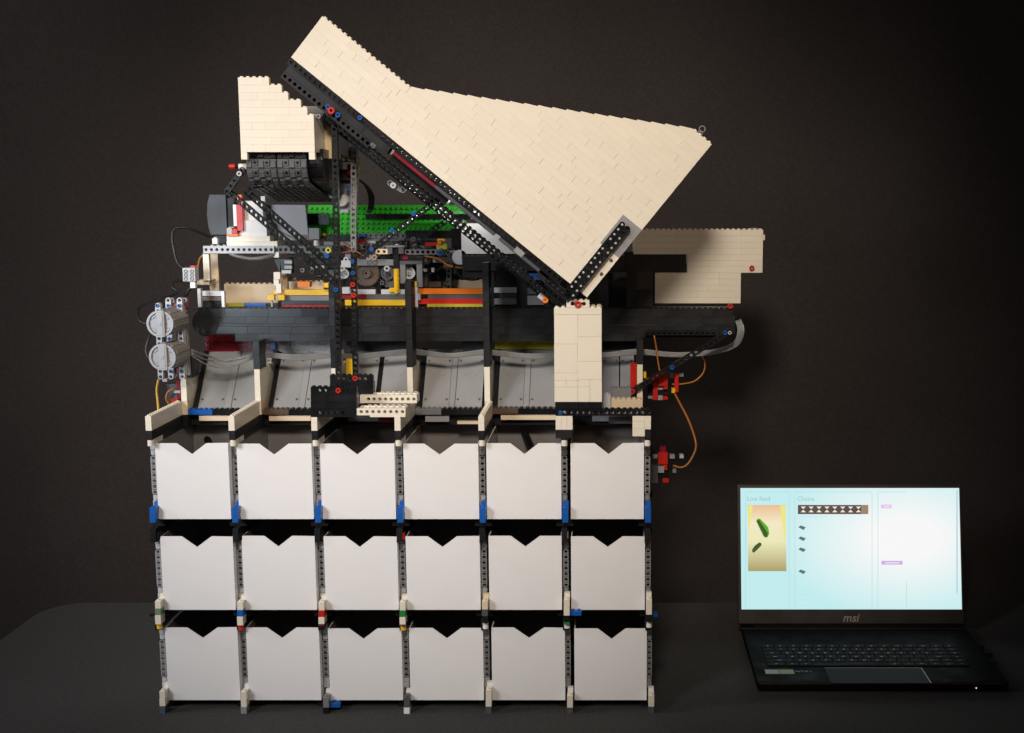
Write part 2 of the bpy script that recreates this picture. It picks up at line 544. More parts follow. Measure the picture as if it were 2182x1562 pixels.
# stacks of bricks on the posts: (v top, v bottom, material, round?)
STACKS = [
 [[(1082, 1098, 'blue'), (1098, 1114, 'blue')]] * 7,
 [[(1281, 1297, 'cream'), (1297, 1311, 'sand_green'), (1311, 1331, 'cream'), (1332, 1343, 'yellow', 1)],
  [(1283, 1300, 'cream'), (1300, 1314, 'blue'), (1314, 1333, 'cream'), (1334, 1346, 'red', 1)],
  [(1283, 1301, 'cream'), (1301, 1315, 'red'), (1315, 1330, 'cream'), (1330, 1334, 'dark_red')],
  [(1283, 1301, 'cream'), (1301, 1315, 'green'), (1315, 1331, 'cream'), (1331, 1334, 'dark_grey'), (1334, 1346, 'yellow', 1)],
  [(1281, 1299, 'cream_warm'), (1299, 1313, 'dark_grey'), (1313, 1328, 'black'), (1328, 1343, 'white', 1)],
  [(1278, 1295, 'cream'), (1295, 1312, 'cream'), (1312, 1326, 'black'), (1326, 1331, 'green'), (1331, 1342, 'white', 1)],
  [(1277, 1294, 'cream'), (1294, 1310, 'cream'), (1310, 1326, 'black'), (1326, 1340, 'white', 1)]],
 [[(1473, 1489, 'cream'), (1489, 1505, 'cream'), (1505, 1519, 'dark_grey'), (1519, 1524, 'blue')],
  [(1474, 1490, 'cream'), (1490, 1507, 'cream'), (1507, 1522, 'grey')],
  [(1486, 1508, 'mid_grey'), (1508, 1522, 'black'), (1522, 1526, 'light_grey')],
  [(1486, 1508, 'dark_grey'), (1508, 1522, 'white'), (1522, 1526, 'red')],
  [(1470, 1488, 'cream'), (1488, 1506, 'cream'), (1506, 1522, 'dark_grey')],
  [(1482, 1496, 'cream'), (1496, 1508, 'cream'), (1508, 1522, 'dark_grey')],
  [(1482, 1494, 'cream'), (1494, 1506, 'cream'), (1506, 1522, 'dark_grey')]]]
HOLES_V = [(975, 1049), (1174, 1247), (1365, 1438)]
CAPS = [[(948, 'cream')] * 7,
        [(1140, 'black'), (1143, 'black'), (1143, 'black'), (1143, 'red'), (1140, 'black'), (1141, 'light_grey'), (1141, 'light_grey')],
        [(1338, 'yellow'), (1340, 'red'), (1338, 'dark_grey'), (1340, 'yellow'), (1336, 'white'), (1337, 'white'), (1334, 'white')]]
YP = 1680.0
for r in range(3):
    tier = thing('rack_tier', ['top tier of the brick-built rack with blue brick feet on grey posts',
                               'middle tier of the brick-built rack with striped red, green and blue brick feet',
                               'bottom tier of the brick-built rack standing on the dark table'][r], 'rack',
                 (XCOL[3], 1750, BIN_Z[r] - 20 if r < 2 else 0), 'tiers of the storage rack')
    zb = BIN_Z[r]
    ztop_next = None
    for c in range(7):
        # grey perforated post
        um = (BINS[r][0][0])
        ua = [328, 503.5, 677.5, 852, 1028, 1203, 1379.5][c] if r == 0 else ([338, 512, 685, 858, 1031.7, 1206, 1381][c] if r == 1 else [347, 520, 693.5, 865, 1037.3, 1210.6, 1383.5][c])
        v0, v1 = HOLES_V[r]
        x, zc = pt(ua, (v0 + v1) / 2, YP)
        za, zz = pt(ua, v0, YP)[1], pt(ua, v1, YP)[1]
        M = frame((x, YP, zz), (0, 0, 1), (0, 1, 0), (-1, 0, 0))
        mb = MB().cells(M, 7, 8.0, 7.4, 7.4)
        post = mb.build('post', 'grey', tier)
        rec = MB()
        for k in range(6): rec.box(-.55, .55, -.03, .3, -2.3, 2.3, M @ Matrix.Translation((8 * k + 4, 0, 0)))
        rec.build('recess_shade', 'dark_grey', post)  # dark slips imitate the shade of recesses between the post holes
        top_z = za + 8.0 if False else zz + 48
        # connectors above and below the perforated beam
        for s, zs in ((1, zz + 48 + 4.4), (-1, zz - 4.4)):
            m2 = MB()
            m2.cyl(frame((x, YP + 3.7, zs + s * 3.2), (1, 0, 0), (0, 1, 0), (0, 0, 1)), 3.7, 6.5, 14, z0=-3.2)
            m2.box(x - 3.4, x + 3.4, YP + .4, YP + 7.0, zs + s * 7.0, zs + s * 14.5, c=.5)
            m2.cyl(frame((x + 1.5, YP + .2, zs + s * 10), (1, 0, 0), (0, 0, 1), (0, -1, 0)), 1.2, .6, 8)
            m2.build('connector', 'light_grey' if c < 5 else 'grey', post)
        # bricks in front of the post
        for k, st in enumerate(STACKS[r][c]):
            uf = U_FRONT[r][c]
            rnd = len(st) > 3
            xf, z1 = pt(uf, st[0], 1655)
            z0 = pt(uf, st[1], 1655)[1]
            if r == 2 and k == len(STACKS[r][c]) - 1: z0 = 0.0
            m2 = MB()
            if rnd:
                xf = pt(uf + 2.5 * (7 - c) / 7, st[0], 1660)[0]
                m2.cyl(up_at(xf, 1663, z0), 3.9, z1 - z0 - .1, 16)
            else:
                m2.box(xf - 4, xf + 4, 1655, 1671, z0, z1 - .08, c=.25)
                if k == 0:
                    studs(m2, xf - 4, xf + 4, 1655, 1663, z1 - .1)
            m2.build('brick', st[2], post)
            if k == 0 and r < 3:
                MB().box(xf - 3.9 + (c - 6) * -.12, xf + 3.9 + (c - 6) * -.12, 1671.1, 1679, z1 - 9, z1 + 4.5, c=.25).build('brick', st[2] if r != 2 else 'white', post)
        # cap on the post
        if r > 0 and not any(len(st) > 3 for st in STACKS[1][c]) or r == 1:
            vcap, mcap = CAPS[r][c]
            z = pt(ua, vcap, 1668)[1]
            xc = pt(ua - 1, vcap, 1668)[0]
            MB().cyl(up_at(xc, 1670, z - 4.5), 3.9, 9.2, 16).build('cap_brick', mcap, post)
        # rear post, plain black
        MB().cells(frame((x, 1815, zz), (0, 0, 1), (0, 1, 0), (-1, 0, 0)), 7, 8.0, 7.4, 7.4).build('rear_post', 'black_soft', tier)
        # rail under the bins: plate, brick, and studs showing at the front
        xl_, xr_ = x - (5 if c == 0 else 20), x + (5 if c == 6 else 20)
        pl = MB().box(xl_, xr_, 1679.5, 1838, zb - 3.2, zb - .1, c=.2)
        if c > 0: studs(pl, x - 20, x - 12, 1679.5, 1687.5, zb - .1)
        if c < 6: studs(pl, x + 12, x + 20, 1679.5, 1687.5, zb - .1)
        pl.build('rail_plate', 'black_soft', tier)
        lo = (zb - 22) if r < 2 else 0.0
        MB().box(x - (4.5 if c == 0 else 12), x + (4.5 if c == 6 else 12), 1679.6, 1838, lo if r == 2 else zb - 12.7, zb - 3.3, c=.25).build('rail_brick', 'black_soft', tier)
        if r < 2:
            MB().box(x - 4, x + 4, 1665, 1830, zb - 32 + (4 if r else 0), zb - 12.8, c=.25).build('rail_spacer', 'black_soft', tier)
    # cross plates at the back
    MB().box(XCOL[0] - 10, XCOL[6] + 10, 1838.2, 1846, zb - 12, zb - 2, c=.3).build('cross_beam', 'black_soft', tier)
    MB().box(XCOL[0] - 10, XCOL[6] + 10, 1838.2, 1846, zb + 60, zb + 70, c=.3).build('cross_beam', 'black_soft', tier)
    if r == 1:
        bpx('plate', (1215, 1303, 1239, 1312), 1660, 10, 'blue', tier, True)
        bpx('plate', (1391, 1309, 1401, 1315), 1690, 12, 'blue', tier, False)
        bpx('axle', (318, 1309, 331, 1314), 1668, 4, 'black', tier, False)
    if r == 2:
        bpx('plate', (700, 1499, 725, 1508), 1660, 10, 'blue', tier, True)

# ------------------------------------------------------------------ deck of dividers and chutes above the bins
deck = thing('chute_deck', 'open deck of cream dividers and grey sloping chutes above the top bins', 'chute deck', (XCOL[3], 1720, pt(850, 950, 1655)[1]))
YD = 1655.0
UF = [316, 493, 669.5, 847, 1025.5, 1202, 1380]
z_a, z_b, z_c, z_d = (pt(850, v, YD)[1] for v in (887, 918, 938, 951))
UB = [391, 548.5, 713, 874, 1038, 1199, 1363.5]
VB = [808, 787, 785, 783, 782, 782, 777]
for c in range(7):
    x = pt(UF[c], 900, YD)[0]
    if c not in (5, 6):
        hh = (z_a - z_b) / 2
        M = frame((x + 4, YD, z_b), (0, 1, 0), (-1, 0, 0), (0, 0, 1))
        courses(deck, M, [(0, 15), (0, 15)], hh, 8.0, 'cream', RNG, lens=(3, 4, 6))
    mb = MB().box(x - 4, x + 4, YD + .3, 1776, z_c, z_b - .1, c=.25)
    for k in range(16):
        mb.box(x + 4, x + 4.5, YD + 3 + k * 7.4, YD + 6 + k * 7.4, z_c + 2, z_b - 2)
    mb.build('divider_beam', 'black_soft', deck)
    MB().cyl(up_at(x, YD + 4.4, z_d), 3.95, z_c - z_d - .1, 16).box(x - 3.9, x + 3.9, YD + 5, YD + 40, z_d + 1, z_c - .12).build('round_brick', 'cream', deck)
    MB().box(x - 3.9, x + 3.9, YD + 40.2, 1776, z_d + 1, z_c - .12).build('divider_beam', 'black_soft', deck)
    # upright wall at the back of the divider, seen end on
    YW = 1777.0
    xb = pt(UB[c], 820, YW)[0]
    zt, zl = pt(UB[c], VB[c], YW)[1], pt(UB[c], 856, YW)[1]
    rows = max(3, round((zt - zl) / 9.6))
    M = frame((xb + 4, YW, zl), (0, 1, 0), (-1, 0, 0), (0, 0, 1))
    courses(deck, M, [(0, 9)] * rows, (zt - zl) / rows, 8.0, 'cream', RNG, lens=(3, 4, 6))
    MB().box(xb - 4, xb + 4, YW + 1, 1848, pt(850, 884, YW)[1], zl - .1).build('wall_base', 'cream_warm', deck)
    MB().box(xb - 4, xb + 4, YW + 1, 1848, z_d, pt(850, 884, YW)[1] - .1).build('wall_foot', 'black_soft', deck)
    if c > 0:                                       # black upright on top of it
        v_top = {1: 727, 2: 604, 3: 600, 4: 560, 5: 590, 6: 725}[c]
        z2 = pt(UB[c], v_top, YW)[1]
        hz = (z2 - zt) / max(1, round((z2 - zt) / 19.2))
        zz = zt
        while zz < z2 - 1:
            MB().box(xb - 4.6, xb + 4.6, YW, YW + 34, zz + .1, zz + hz, c=.3).build('black_upright', 'black_soft' if c > 2 else 'slate_black', deck)
            zz += hz
# chutes
BAYS = [(421, 560, 477, 491, 2), (581, 716, 635, 648, 2), (742, 866, 797, 806, 1), (899, 1026, 956, 968, 2), (1060, 1192, 1115, 1127, 2), (1283, 1352, 1320, 1321, 3)]
for k, (ua, ub, um0, um1, kind) in enumerate(BAYS):
    Y0c, Y1c = 1794.0, 1862.0
    za, zb2 = pt(850, 872, Y0c)[1], pt(850, 744, Y1c)[1]
    X = [pt(u, 870, Y0c)[0] for u in (ua, um0, um1, ub)]
    d = Vector((0, Y1c - Y0c, zb2 - za)); Ls = d.length; d.normalize()
    def slab(x0, x1, m, name, up=0.0, th=1.6, s0=0.0, s1=1.0):
        M = frame((x0, Y0c, za), (1, 0, 0), d, Vector((1, 0, 0)).cross(d))
        return MB().box(0, x1 - x0, Ls * s0, Ls * s1, -th + up, up, M, c=.2).build(name, m, deck)
    mt = 'mid_grey' if kind == 3 else 'chute_grey'
    slab(X[0], X[1] - .5, mt, 'chute_plate'); slab(X[2] + .5, X[3], mt, 'chute_plate')
    slab(X[1], X[2], {1: 'black', 2: 'chute_grey', 3: 'black'}[kind], 'chute_rib', 1.2)
    slab(X[0] - 7, X[0] - .6, 'black', 'gap_shade', 2.0)  # black slab imitates the shade in the gap beside the plates
    M = frame((0, Y0c, za), (1, 0, 0), d, Vector((1, 0, 0)).cross(d))
    for xx in (X[0] + 4, X[1] - 4, X[2] + 4, X[3] - 4):
        for s in (.16, .80):
            MB().cyl(M @ Matrix.Translation((xx, Ls * s, 0)), 1.7, .9, 10).build('screw', 'dark_grey', deck)
for r_, m_ in (((395, 874, 452, 884), 'blue'), ((452, 874, 541, 884), 'black'), ((561, 873, 615, 884), 'brown'), ((615, 873, 703, 884), 'black'),
               ((722, 874, 866, 884), 'black'), ((884, 872, 940, 884), 'mid_grey'), ((940, 872, 1030, 884), 'black'), ((1050, 871, 1104, 882), 'brown'),
               ((1104, 871, 1192, 882), 'black'), ((1210, 872, 1355, 882), 'black')):
    bpx('front_plate', r_, 1779, 14, m_, deck, True)
for r_, m_ in (((424, 885, 488, 897), 'cream_warm'), ((573, 885, 662, 897), 'cream_warm'), ((742, 885, 806, 898), 'grey'), ((806, 894, 842, 900), 'dark_red'),
               ((906, 886, 957, 899), 'grey'), ((974, 898, 1024, 904), 'cream_warm'), ((1067, 882, 1184, 895), 'cream_warm'), ((1262, 884, 1348, 898), 'grey')):
    bpx('strip', r_, 1783, 8, m_, deck)
bpx('slat', (1297, 889, 1350, 903), 1770, 6, 'slate_plastic', deck)
for k in range(6):
    x0, x1 = pt(UB[k], 870, 1777)[0] + 4.6, pt(UB[k + 1], 870, 1777)[0] - 4.6
    MB().box(x0, x1, 1792, 1800, pt(850, 905, 1792)[1], pt(850, 885, 1792)[1]).build('cross_beam', 'black_soft', deck)
bpx('yellow_brace', (737, 765, 751, 800), 1800, 8, 'yellow', deck)
bpx('red_panel', (1343, 775, 1357, 838), 1790, 12, 'red', deck)
for r_, Y_, m_ in (((1286, 841, 1301, 872), 1720, 'light_grey'), ((1301, 852, 1368, 872), 1735, 'cream_warm'), ((1301, 828, 1345, 850), 1765, 'mid_grey')):
    bpx('brick', r_, Y_, 16, m_, deck, True)

# ------------------------------------------------------------------ belt conveyor with its coloured edge strips
YC = 1815.0
conv = thing('belt_conveyor', 'long black sorting conveyor with rows of glossy tiles and coloured strips', 'conveyor', P3(990, 727, YC))
sx = 1.0
for (va, vb, ua, ub) in ((657.5, 675, 421, 1563), (675, 690, 430, 1566), (690, 695.5, 432, 1566), (695.5, 711, 433, 1566), (711, 727, 501, 1368), (711, 719, 1368, 1530)):
    u = ua
    while u < ub - 4:
        w = RNG.choice((47, 47, 35, 70, 94, 58))
        e = min(ub, u + w)
        if ub - e < 14: e = ub
        x0, x1, z0, z1 = rect(u, va, e, vb, YC)
        MB().box(x0 + .05, x1 - .05, YC + RNG.uniform(0, .2), YC + 8, z0 + .04, z1 - .04, c=.12).build('tile', 'slate_black' if u < 760 else 'black_soft', conv)
        u = e
x0, x1, z0, z1 = rect(421, 657, 1566, 727, YC)
mb = MB().box(x0 + 2, x1 - 2, YC + 8.2, YC + 34, z0 + 12, z1 - .3)
mb.build('belt_bed', 'black_soft', conv)
mb = MB()
for k in range(int((x1 - x0) / 8)):
    mb.cyl(up_at(x0 + 5 + k * 8, YC + 4, z1 - .2), 2.4, 1.7, 10)
o = mb.build('stud_row', 'black', conv); o['kind'] = 'stuff'
xe, ze = pt(432, 690, YC - 14)
MB().cyl(facing(xe, YC + 14, ze), 20, 14, 28).build('end_roller', 'black_soft', conv, smooth=False)
YS = 1852.0
STR = [((478, 605, 592, 646), 1890, 'tan'), ((480, 646, 520, 657), 1860, 'olive'), ((520, 646, 566, 657), 1860, 'blue'), ((566, 646, 600, 657), 1860, 'slate_black'),
       ((583, 617, 704, 629), YS, 'yellow'), ((602, 630, 704, 641), YS, 'mid_grey'), ((600, 641, 704, 651), YS - 4, 'slate_black'), ((600, 651, 704, 658), YS - 8, 'red'),
       ((735, 617, 800, 627), YS, 'light_grey'), ((812, 617, 866, 627), YS, 'light_grey'), ((780, 627, 866, 639), YS, 'dark_grey'), ((728, 628, 779, 637), YS, 'dark_red'), ((735, 639, 866, 651), YS - 4, 'yellow'),
       ((880, 615, 1032, 627), YS, 'orange'), ((912, 628, 1032, 637), YS, 'dark_grey'), ((880, 637, 1032, 648), YS - 4, 'red'), ((910, 648, 1032, 657), YS - 8, 'olive'),
       ((1053, 613, 1101, 624), 1836, 'light_grey'), ((1066, 625, 1101, 635), 1836, 'slate_plastic'), ((1053, 636, 1101, 649), 1836, 'mid_grey'),
       ((1124, 583, 1160, 597), 1836, 'blue'), ((1124, 613, 1160, 627), 1836, 'slate_plastic'), ((1124, 630, 1160, 650), 1836, 'mid_grey'),
       ((1297, 580, 1335, 597), YS + 20, 'slate_plastic'), ((1356, 578, 1392, 617), YS, 'dark_brown'), ((1356, 617, 1392, 654), YS, 'black_soft')]
for r_, Y_, m_ in STR:
    bpx('edge_strip', r_, Y_, 8, m_, conv, m_ == 'tan')
for r_ in ((1031, 545, 1054, 657), (1101, 545, 1124, 657), (1160, 545, 1297, 657), (1335, 578, 1356, 657)):
    bpx('frame_panel', r_, 1838, 10, 'black_soft', conv)
bpx('frame_panel', (985, 545, 1330, 577), 1830, 8, 'black_soft', conv)
bpx('frame_panel', (1330, 537, 1462, 580), 1903, 8, 'black_soft', conv)
bpx('frame_panel', (985, 577, 1031, 592), 1838, 8, 'black_soft', conv)
bpx('back_board', (880, 560, 1400, 657), 1925, 4, 'black_soft', conv)
# coloured tyres of pulleys under the belt
for r_, m_ in (((437, 714, 545, 748), 'dark_red'), ((592, 727, 703, 752), 'light_grey'), ((738, 727, 866, 748), 'slate_plastic'), ((985, 727, 1030, 748), 'slate_plastic'), ((1054, 727, 1181, 744), 'olive'), ((1283, 727, 1358, 745), 'black_soft')):
    x0, x1, z0, z1 = rect(*r_, 1858)
    mb = MB().box(x0, x1, 1858, 1866, z0, z1)
    nx = int((x1 - x0) / 8)
    for i in range(nx):
        for zq in (z0 + 5, z0 + 13):
            if zq < z1 - 2: mb.ring(facing(x0 + 4.5 + i * 8, 1858, zq), 2.9, 1.6, 1.5, 10)
    mb.build('under_plate', m_, conv)
bpx('brick', (576, 730, 587, 745), 1850, 8, 'blue', conv)
bpx('brick', (563, 733, 576, 744), 1850, 8, 'dark_red', conv)
# bracket at the left end of the belt
for r_, Y_, m_ in (((421, 615, 428, 655), 1800, 'light_grey'), ((428, 620, 478, 631), 1822, 'light_grey'), ((428, 632, 474, 641), 1825, 'brown'), ((428, 641, 474, 655), 1828, 'black'), ((472, 622, 478, 655), 1818, 'white'), ((588, 605, 599, 625), 1845, 'white')):
    bpx('bracket', r_, Y_, 8, m_, conv)
for u_ in (570, 592): bpx('clip', (u_, 628, u_ + 14, 640), 1840, 8, 'yellow', conv)
bpx('axle', (577, 640, 581, 655), 1842, 4, 'grey', conv)
# cream walls behind the left bay
bpx('rear_wall', (592, 600, 690, 646), 1905, 8, 'tan', conv, True)
bpx('rear_wall', (940, 598, 1030, 616), 1905, 8, 'tan', conv, True)
bpx('flap', (634, 600, 660, 612), 1842, 14, 'orange', conv)
# clear/pale light box behind the hopper
x0, x1, z0, z1 = rect(983, 476, 1102, 541, 1846)
MB().prism([(x0, z1), (x0, z0), (x1, z0), (x1, z0 + 8), (x0 + 30, z1)], 1846, 1850).build('light_box', 'white', conv)
bpx('lens_beam', (984, 541, 1098, 553), 1838, 8, 'black', conv)
for u_ in (996, 1006): pin_px(u_, 547, 1837, 'red', conv, 2.4)  # red rings stand in for the glow of two pink LEDs
xx, zz = pt(980, 548, 1850); MB().cyl(facing(xx, 1850, zz), 11, 4, 24).build('disc', 'light_grey', conv)
# arm at the right end
beam_px('brace_arm', (1350, 832), (1556, 707), 1770, 'black', conv)
pin_px(1347, 834, 1768, 'red', conv, 4.0); pin_px(1432, 783, 1768, 'blue', conv, 3.0); pin_px(1545, 709, 1768, 'blue', conv, 3.0); pin_px(1555, 709, 1768, 'light_grey', conv, 2.6)
beam_px('end_beam', (1380, 709), (1520, 709), 1800, 'black', conv)
pin_px(1556, 652, 1812, 'red', conv, 4.0)

# ------------------------------------------------------------------ bundle of clear air tubes
tubes = thing('tube_bundle', 'bundle of clear air tubes looping under the black conveyor', 'tubes', P3(990, 770, 1795))
for k in range(5):
    o1, o2 = RNG.uniform(-4, 4), RNG.uniform(-5, 5)
    pts = [(408, 745 + k * 3, 1792), (440, 757 + 4 * k + o1, 1790), (480, 766 + 3.0 * k + o2, 1790), (530, 757 + 2.5 * k, 1790), (560, 752 + 2 * k, 1808), (640, 757 + 2.4 * k, 1806), (705, 752 + 2.4 * k, 1812), (760, 755 + 2 * k, 1812),
           (870, 745 + 2.4 * k, 1816), (900, 747 + 2.2 * k, 1812), (960, 754 + 1.6 * k, 1808), (1030, 746 + 2.2 * k, 1816), (1060, 748 + 2.2 * k, 1816), (1130, 755 + 2 * k, 1814), (1200, 752 + 2 * k, 1818), (1290, 752 + 2 * k, 1816), (1360, 745 + 2.4 * k, 1818),
           (1440, 752 + 2 * k, 1812), (1520, 746 + 2.0 * k, 1806), (1562 + 2.0 * k, 731 + 1.5 * k, 1806), (1573 + 3.0 * k, 705, 1808), (1568 + 2.4 * k, 684 - 1.0 * k, 1814)]
    cable('tube', pts, 1.15, 'clear_tube', tubes)

# ------------------------------------------------------------------ hopper of cream bricks
YH = 1650.0
A, B = P3(620, 122, YH), P3(1218, 607, YH)
ex = (B - A).normalized(); ez = ex.cross(Vector((0, 1, 0)))
ST = (P3(1251, 634, YH) - A).dot(ex) / 62.0         # length of one stud along the floor of the hopper
k_s = ST / 8.0
k_h = (P3(1518, 309, YH) - A).dot(ez) / 27.0 / 9.6
HM = frame(A, ex * k_s, (0, 1, 0), ez * k_h)
HMr = frame(A, ex, (0, 1, 0), ez)
hop = thing('hopper', 'huge tilted cream brick hopper on black beams above the conveyor', 'hopper', P3(1225, 640, YH + 8))
rows = [(0, 62)] * 7 + [(18 + 2 * (i - 7), 62) for i in range(7, 27)]
sl = {i: 2 for i in range(7, 27)}
def hop_col(i, x, L):
    return 'grey' if (7 <= i <= 11 and x + L > 59 and x >= 56) else None
CACHE_SCALE = (k_s, k_h)
def hopper_panel(Yoff, lens, seed):
    rng = random.Random(seed)
    prev = set()
    for i, (s, e) in enumerate(rows):
        x = s; joints = set()
        ends = [58, 62] if 7 <= i <= 11 else [62]
        for e2 in ends:
            while x < e2:
                L = rng.choice(lens)
                if x == s and sl.get(i): L = max(L, 3)
                L = min(L, e2 - x)
                if x + L in prev and x + L < e2 and L > 2: L -= 1
                nx = rows[i + 1][0] if i < 26 else 62 if i == 26 else 62
                mask = 0
                for k in range(L):
                    p = x + k
                    if i == 26 and p >= s + 2: mask |= 1 << k
                    if i == 6 and p < 18: mask |= 1 << k
                m = 'grey' if e2 == 62 and len(ends) == 2 else 'cream'
                key = ('h', L, m, mask, sl.get(i, 0) if x == s else 0, (L * 7 + i) % 3)
                if key not in CACHE:
                    g = .02
                    b = MB(); w8, h9 = ST, 9.6 * k_h
                    if key[4]:
                        b.prism([(g, g), (L * w8 - g, g), (L * w8 - g, h9 - g), (2 * w8 - g, h9 - g), (g, 1.9)], 0, 8)
                    else:
                        ge = (.03, .10, .16)[(L * 7 + i) % 3]; b.box(ge, L * w8 - ge, 0, 8, g, h9 - g, c=.06)
                    for k in range(L):
                        if mask >> k & 1: b.cyl(Matrix.Translation((k * w8 + w8 / 2, 4, h9 - g)), 2.4, 1.7, 12)
                    CACHE[key] = b.mesh('brick', m)
                put('brick', CACHE[key], HMr @ Matrix.Translation((x * ST, Yoff + rng.uniform(0, .03), i * 9.6 * k_h)), hop)
                x += L; joints.add(x)
        prev = joints
hopper_panel(0.0, (3, 4, 4, 6, 6, 8, 10), 5)
hb = MB().prism([(0, 0), (62 * ST, 0), (62 * ST, 27 * 9.6 * k_h), (57 * ST, 27 * 9.6 * k_h), (20 * ST, 5.4 * 9.6 * k_h), (4 * ST, 5.4 * 9.6 * k_h), (4 * ST, 0)], 104, 112, HMr)
hb.build('back_panel', 'cream', hop)
MB().box(2 * ST, 58 * ST, 8.4, 103.6, 1, 6, HMr).build('floor_panel', 'dark_grey', hop)
MB().box(60.6 * ST, 61.6 * ST, 8.4, 103.6, 2, 250, HMr).build('end_panel', 'cream', hop)
# black beams along the floor edge
for s0, n_ in ((0.5, 16), (16.5, 16), (32.5, 16), (48.5, 9)):
    M = HMr @ Matrix.Translation((s0 * ST, 0.5, -4.9))
    MB().cells(M, n_, ST, 9.4, 8, 2.4, None, False).build('floor_beam', 'black', hop)
for s0, n_, zz, y_ in ((1.0, 16, -14.5, 1.0), (1.0, 18, -24.2, 2.0), (17, 5, -14.5, 1.0)):
    M = HMr @ Matrix.Translation((s0 * ST, y_, zz))
    hl = range(0, n_) if zz < -20 else (range(0, 0))
    MB().cells(M, n_, ST, 9.4, 40, 2.4, set(hl), False).build('floor_beam', 'black_soft', hop)
MB().box(22.2 * ST, 31 * ST, 3, 12, -15, -10, HMr, c=.3).build('red_strip', 'dark_red', hop)
MB().box(22.2 * ST, 34 * ST, 12, 40, -24, -10, HMr, c=.3).build('black_channel', 'black', hop)
MB().box(31 * ST, 43.5 * ST, 1, 9, -15, -9.8, HMr, c=.8).build('slate_tube', 'slate_plastic', hop)
MB().box(44.5 * ST, 57 * ST, 1, 9, -15, -9.8, HMr, c=.8).build('slate_tube', 'slate_plastic', hop)
MB().box(47.6 * ST, 49.4 * ST, -.6, 6, -14, -6, HMr, c=.5).build('grey_clip', 'grey', hop)
MB().box(53 * ST, 60 * ST, 1, 20, -21, -10, HMr, c=.4).build('corner_block', 'black_soft', hop)
MB().cells(HMr @ Matrix.Translation((55.2 * ST, -.8, -15)), 5, ST, 7.6, 7.6).build('corner_beam', 'black', hop)
# paired perforated beams across the lower corner
for s_, n_ in ((58.85, 15), (59.95, 14)):
    M = HMr @ frame((s_ * ST, -8.0, -9.0 + (8 if n_ == 14 else 0) * 0), (0, 0, 1), (0, 1, 0), (-1, 0, 0))
    b_ = MB().cells(M, n_ + (1 if n_ == 14 else 0), 8.05).build('cross_beam', 'black', hop)
    mbp = MB()
    for k in range(n_):
        if (k * 7 + n_) % 5:
            T = HMr @ frame((s_ * ST, -6.2, -9.0 + 8.05 * k), (1, 0, 0), (0, 0, 1), (0, -1, 0))
            mbp.cyl(T, 1.5, .8, 10)
    mbp.build('pin_end', 'light_grey', b_)
for s_, zz in ((61.2, 58), (61.4, 36)):
    MB().cyl(HMr @ frame((s_ * ST, -.2, zz), (1, 0, 0), (0, 0, 1), (0, -1, 0)), 2.4, .5, 14).build('hole_plug', 'brown', hop)
for s_, zz in ((61.3, 86), (61.3, 100)):
    MB().ring(HMr @ frame((s_ * ST, 0, zz), (1, 0, 0), (0, 0, 1), (0, -1, 0)), 3, 2, .7).build('hole_ring', 'grey', hop)
# pins
pin_px(707, 236, YH - 1, 'red', hop, 4.6, ri=1.8, h=5)
for u_, v_ in ((699, 228), (720, 245)): pin_px(u_, v_, YH - .4, 'blue', hop, 3.2)
pin_px(767, 251, YH - .4, 'blue', hop, 3.0)
pin_px(679, 248, YH + 8, 'grey', hop, 3.0)
RR = P3(1496, 275, YH + 6)
MB().ring(facing(RR.x, RR.y, RR.z), 4.4, 3.4, 2).ring(facing(RR.x - 2.6, RR.y, RR.z - 5), 3.4, 2.4, 2).build('wire_ring', 'grey', hop)
# long parallel brace under the hopper with studs on top
beam_px('brace_beam', (694, 246), (1192, 648), YH + 14, 'black', hop, t=16, h=7.6, stud=True, r=2.2)
beam_px('brace_beam', (702, 262), (1186, 652), YH + 32, 'black', hop, t=8, h=7.6, stud=True, r=2.2)
beam_px('cross_brace', (772, 547), (950, 412), YH + 34, 'black', hop)
for u_, v_ in ((835, 491), (881, 455), (792, 531)): pin_px(u_, v_, YH + 33, 'blue', hop, 3.0)
beam_px('connector', (831, 390), (858, 405), YH + 36, 'mid_grey', hop)
pin_px(838, 395, YH + 30, 'light_grey', hop, 4.0)
x0, z0 = pt(1162, 639, YH + 20)
MB().box(-11, 3, 0, 8, -4, 4, frame((x0, YH + 20, z0), ex, (0, 1, 0), ez), c=.5).build('connector', 'light_grey', hop)
pin_px(1162, 639, YH + 18, 'orange', hop, 4.2)

# ------------------------------------------------------------------ cream pillar carrying the hopper
YPI = 1655.0
pil = thing('support_pillar', 'cream brick pillar on a long black beam under the point of the hopper', 'pillar', P3(1232, 932, YPI))
for r_ in ((1181, 671, 1231, 733), (1231.2, 671, 1282, 718), (1231.2, 718.3, 1282, 770), (1181, 733.3, 1231, 795), (1231.2, 770.3, 1282.4, 809), (1181.4, 795.3, 1231.2, 811), (1181.4, 811.3, 1206, 825),
           (1206.3, 811.3, 1231.2, 825), (1181.4, 825.3, 1231.2, 856.6), (1231.5, 809.3, 1257, 824), (1257.3, 809.3, 1282.6, 856.6), (1231.5, 824.3, 1257, 856.6)):
    bpx('brick', r_, YPI + RNG.uniform(0, .2), 40, 'cream', pil, c=.2)
o = bpx('brick', (1180.5, 656, 1282, 670.7), YPI - .2, 40, 'cream', pil, True)
x0, x1, z0, z1 = rect(1207, 640, 1256, 655.6, YPI)
mb = MB().cells(frame((x0 + (x1 - x0) / 8, YPI, (z0 + z1) / 2), (1, 0, 0), (0, 1, 0), (0, 0, 1)), 4, (x1 - x0) / 4, z1 - z0, 8, 2.5, {1, 2} if False else {0, 3} if False else {1, 2}, False)
studs(mb, x0, x1, YPI, YPI + 8, z1); mb.build('top_beam', 'cream', pil)
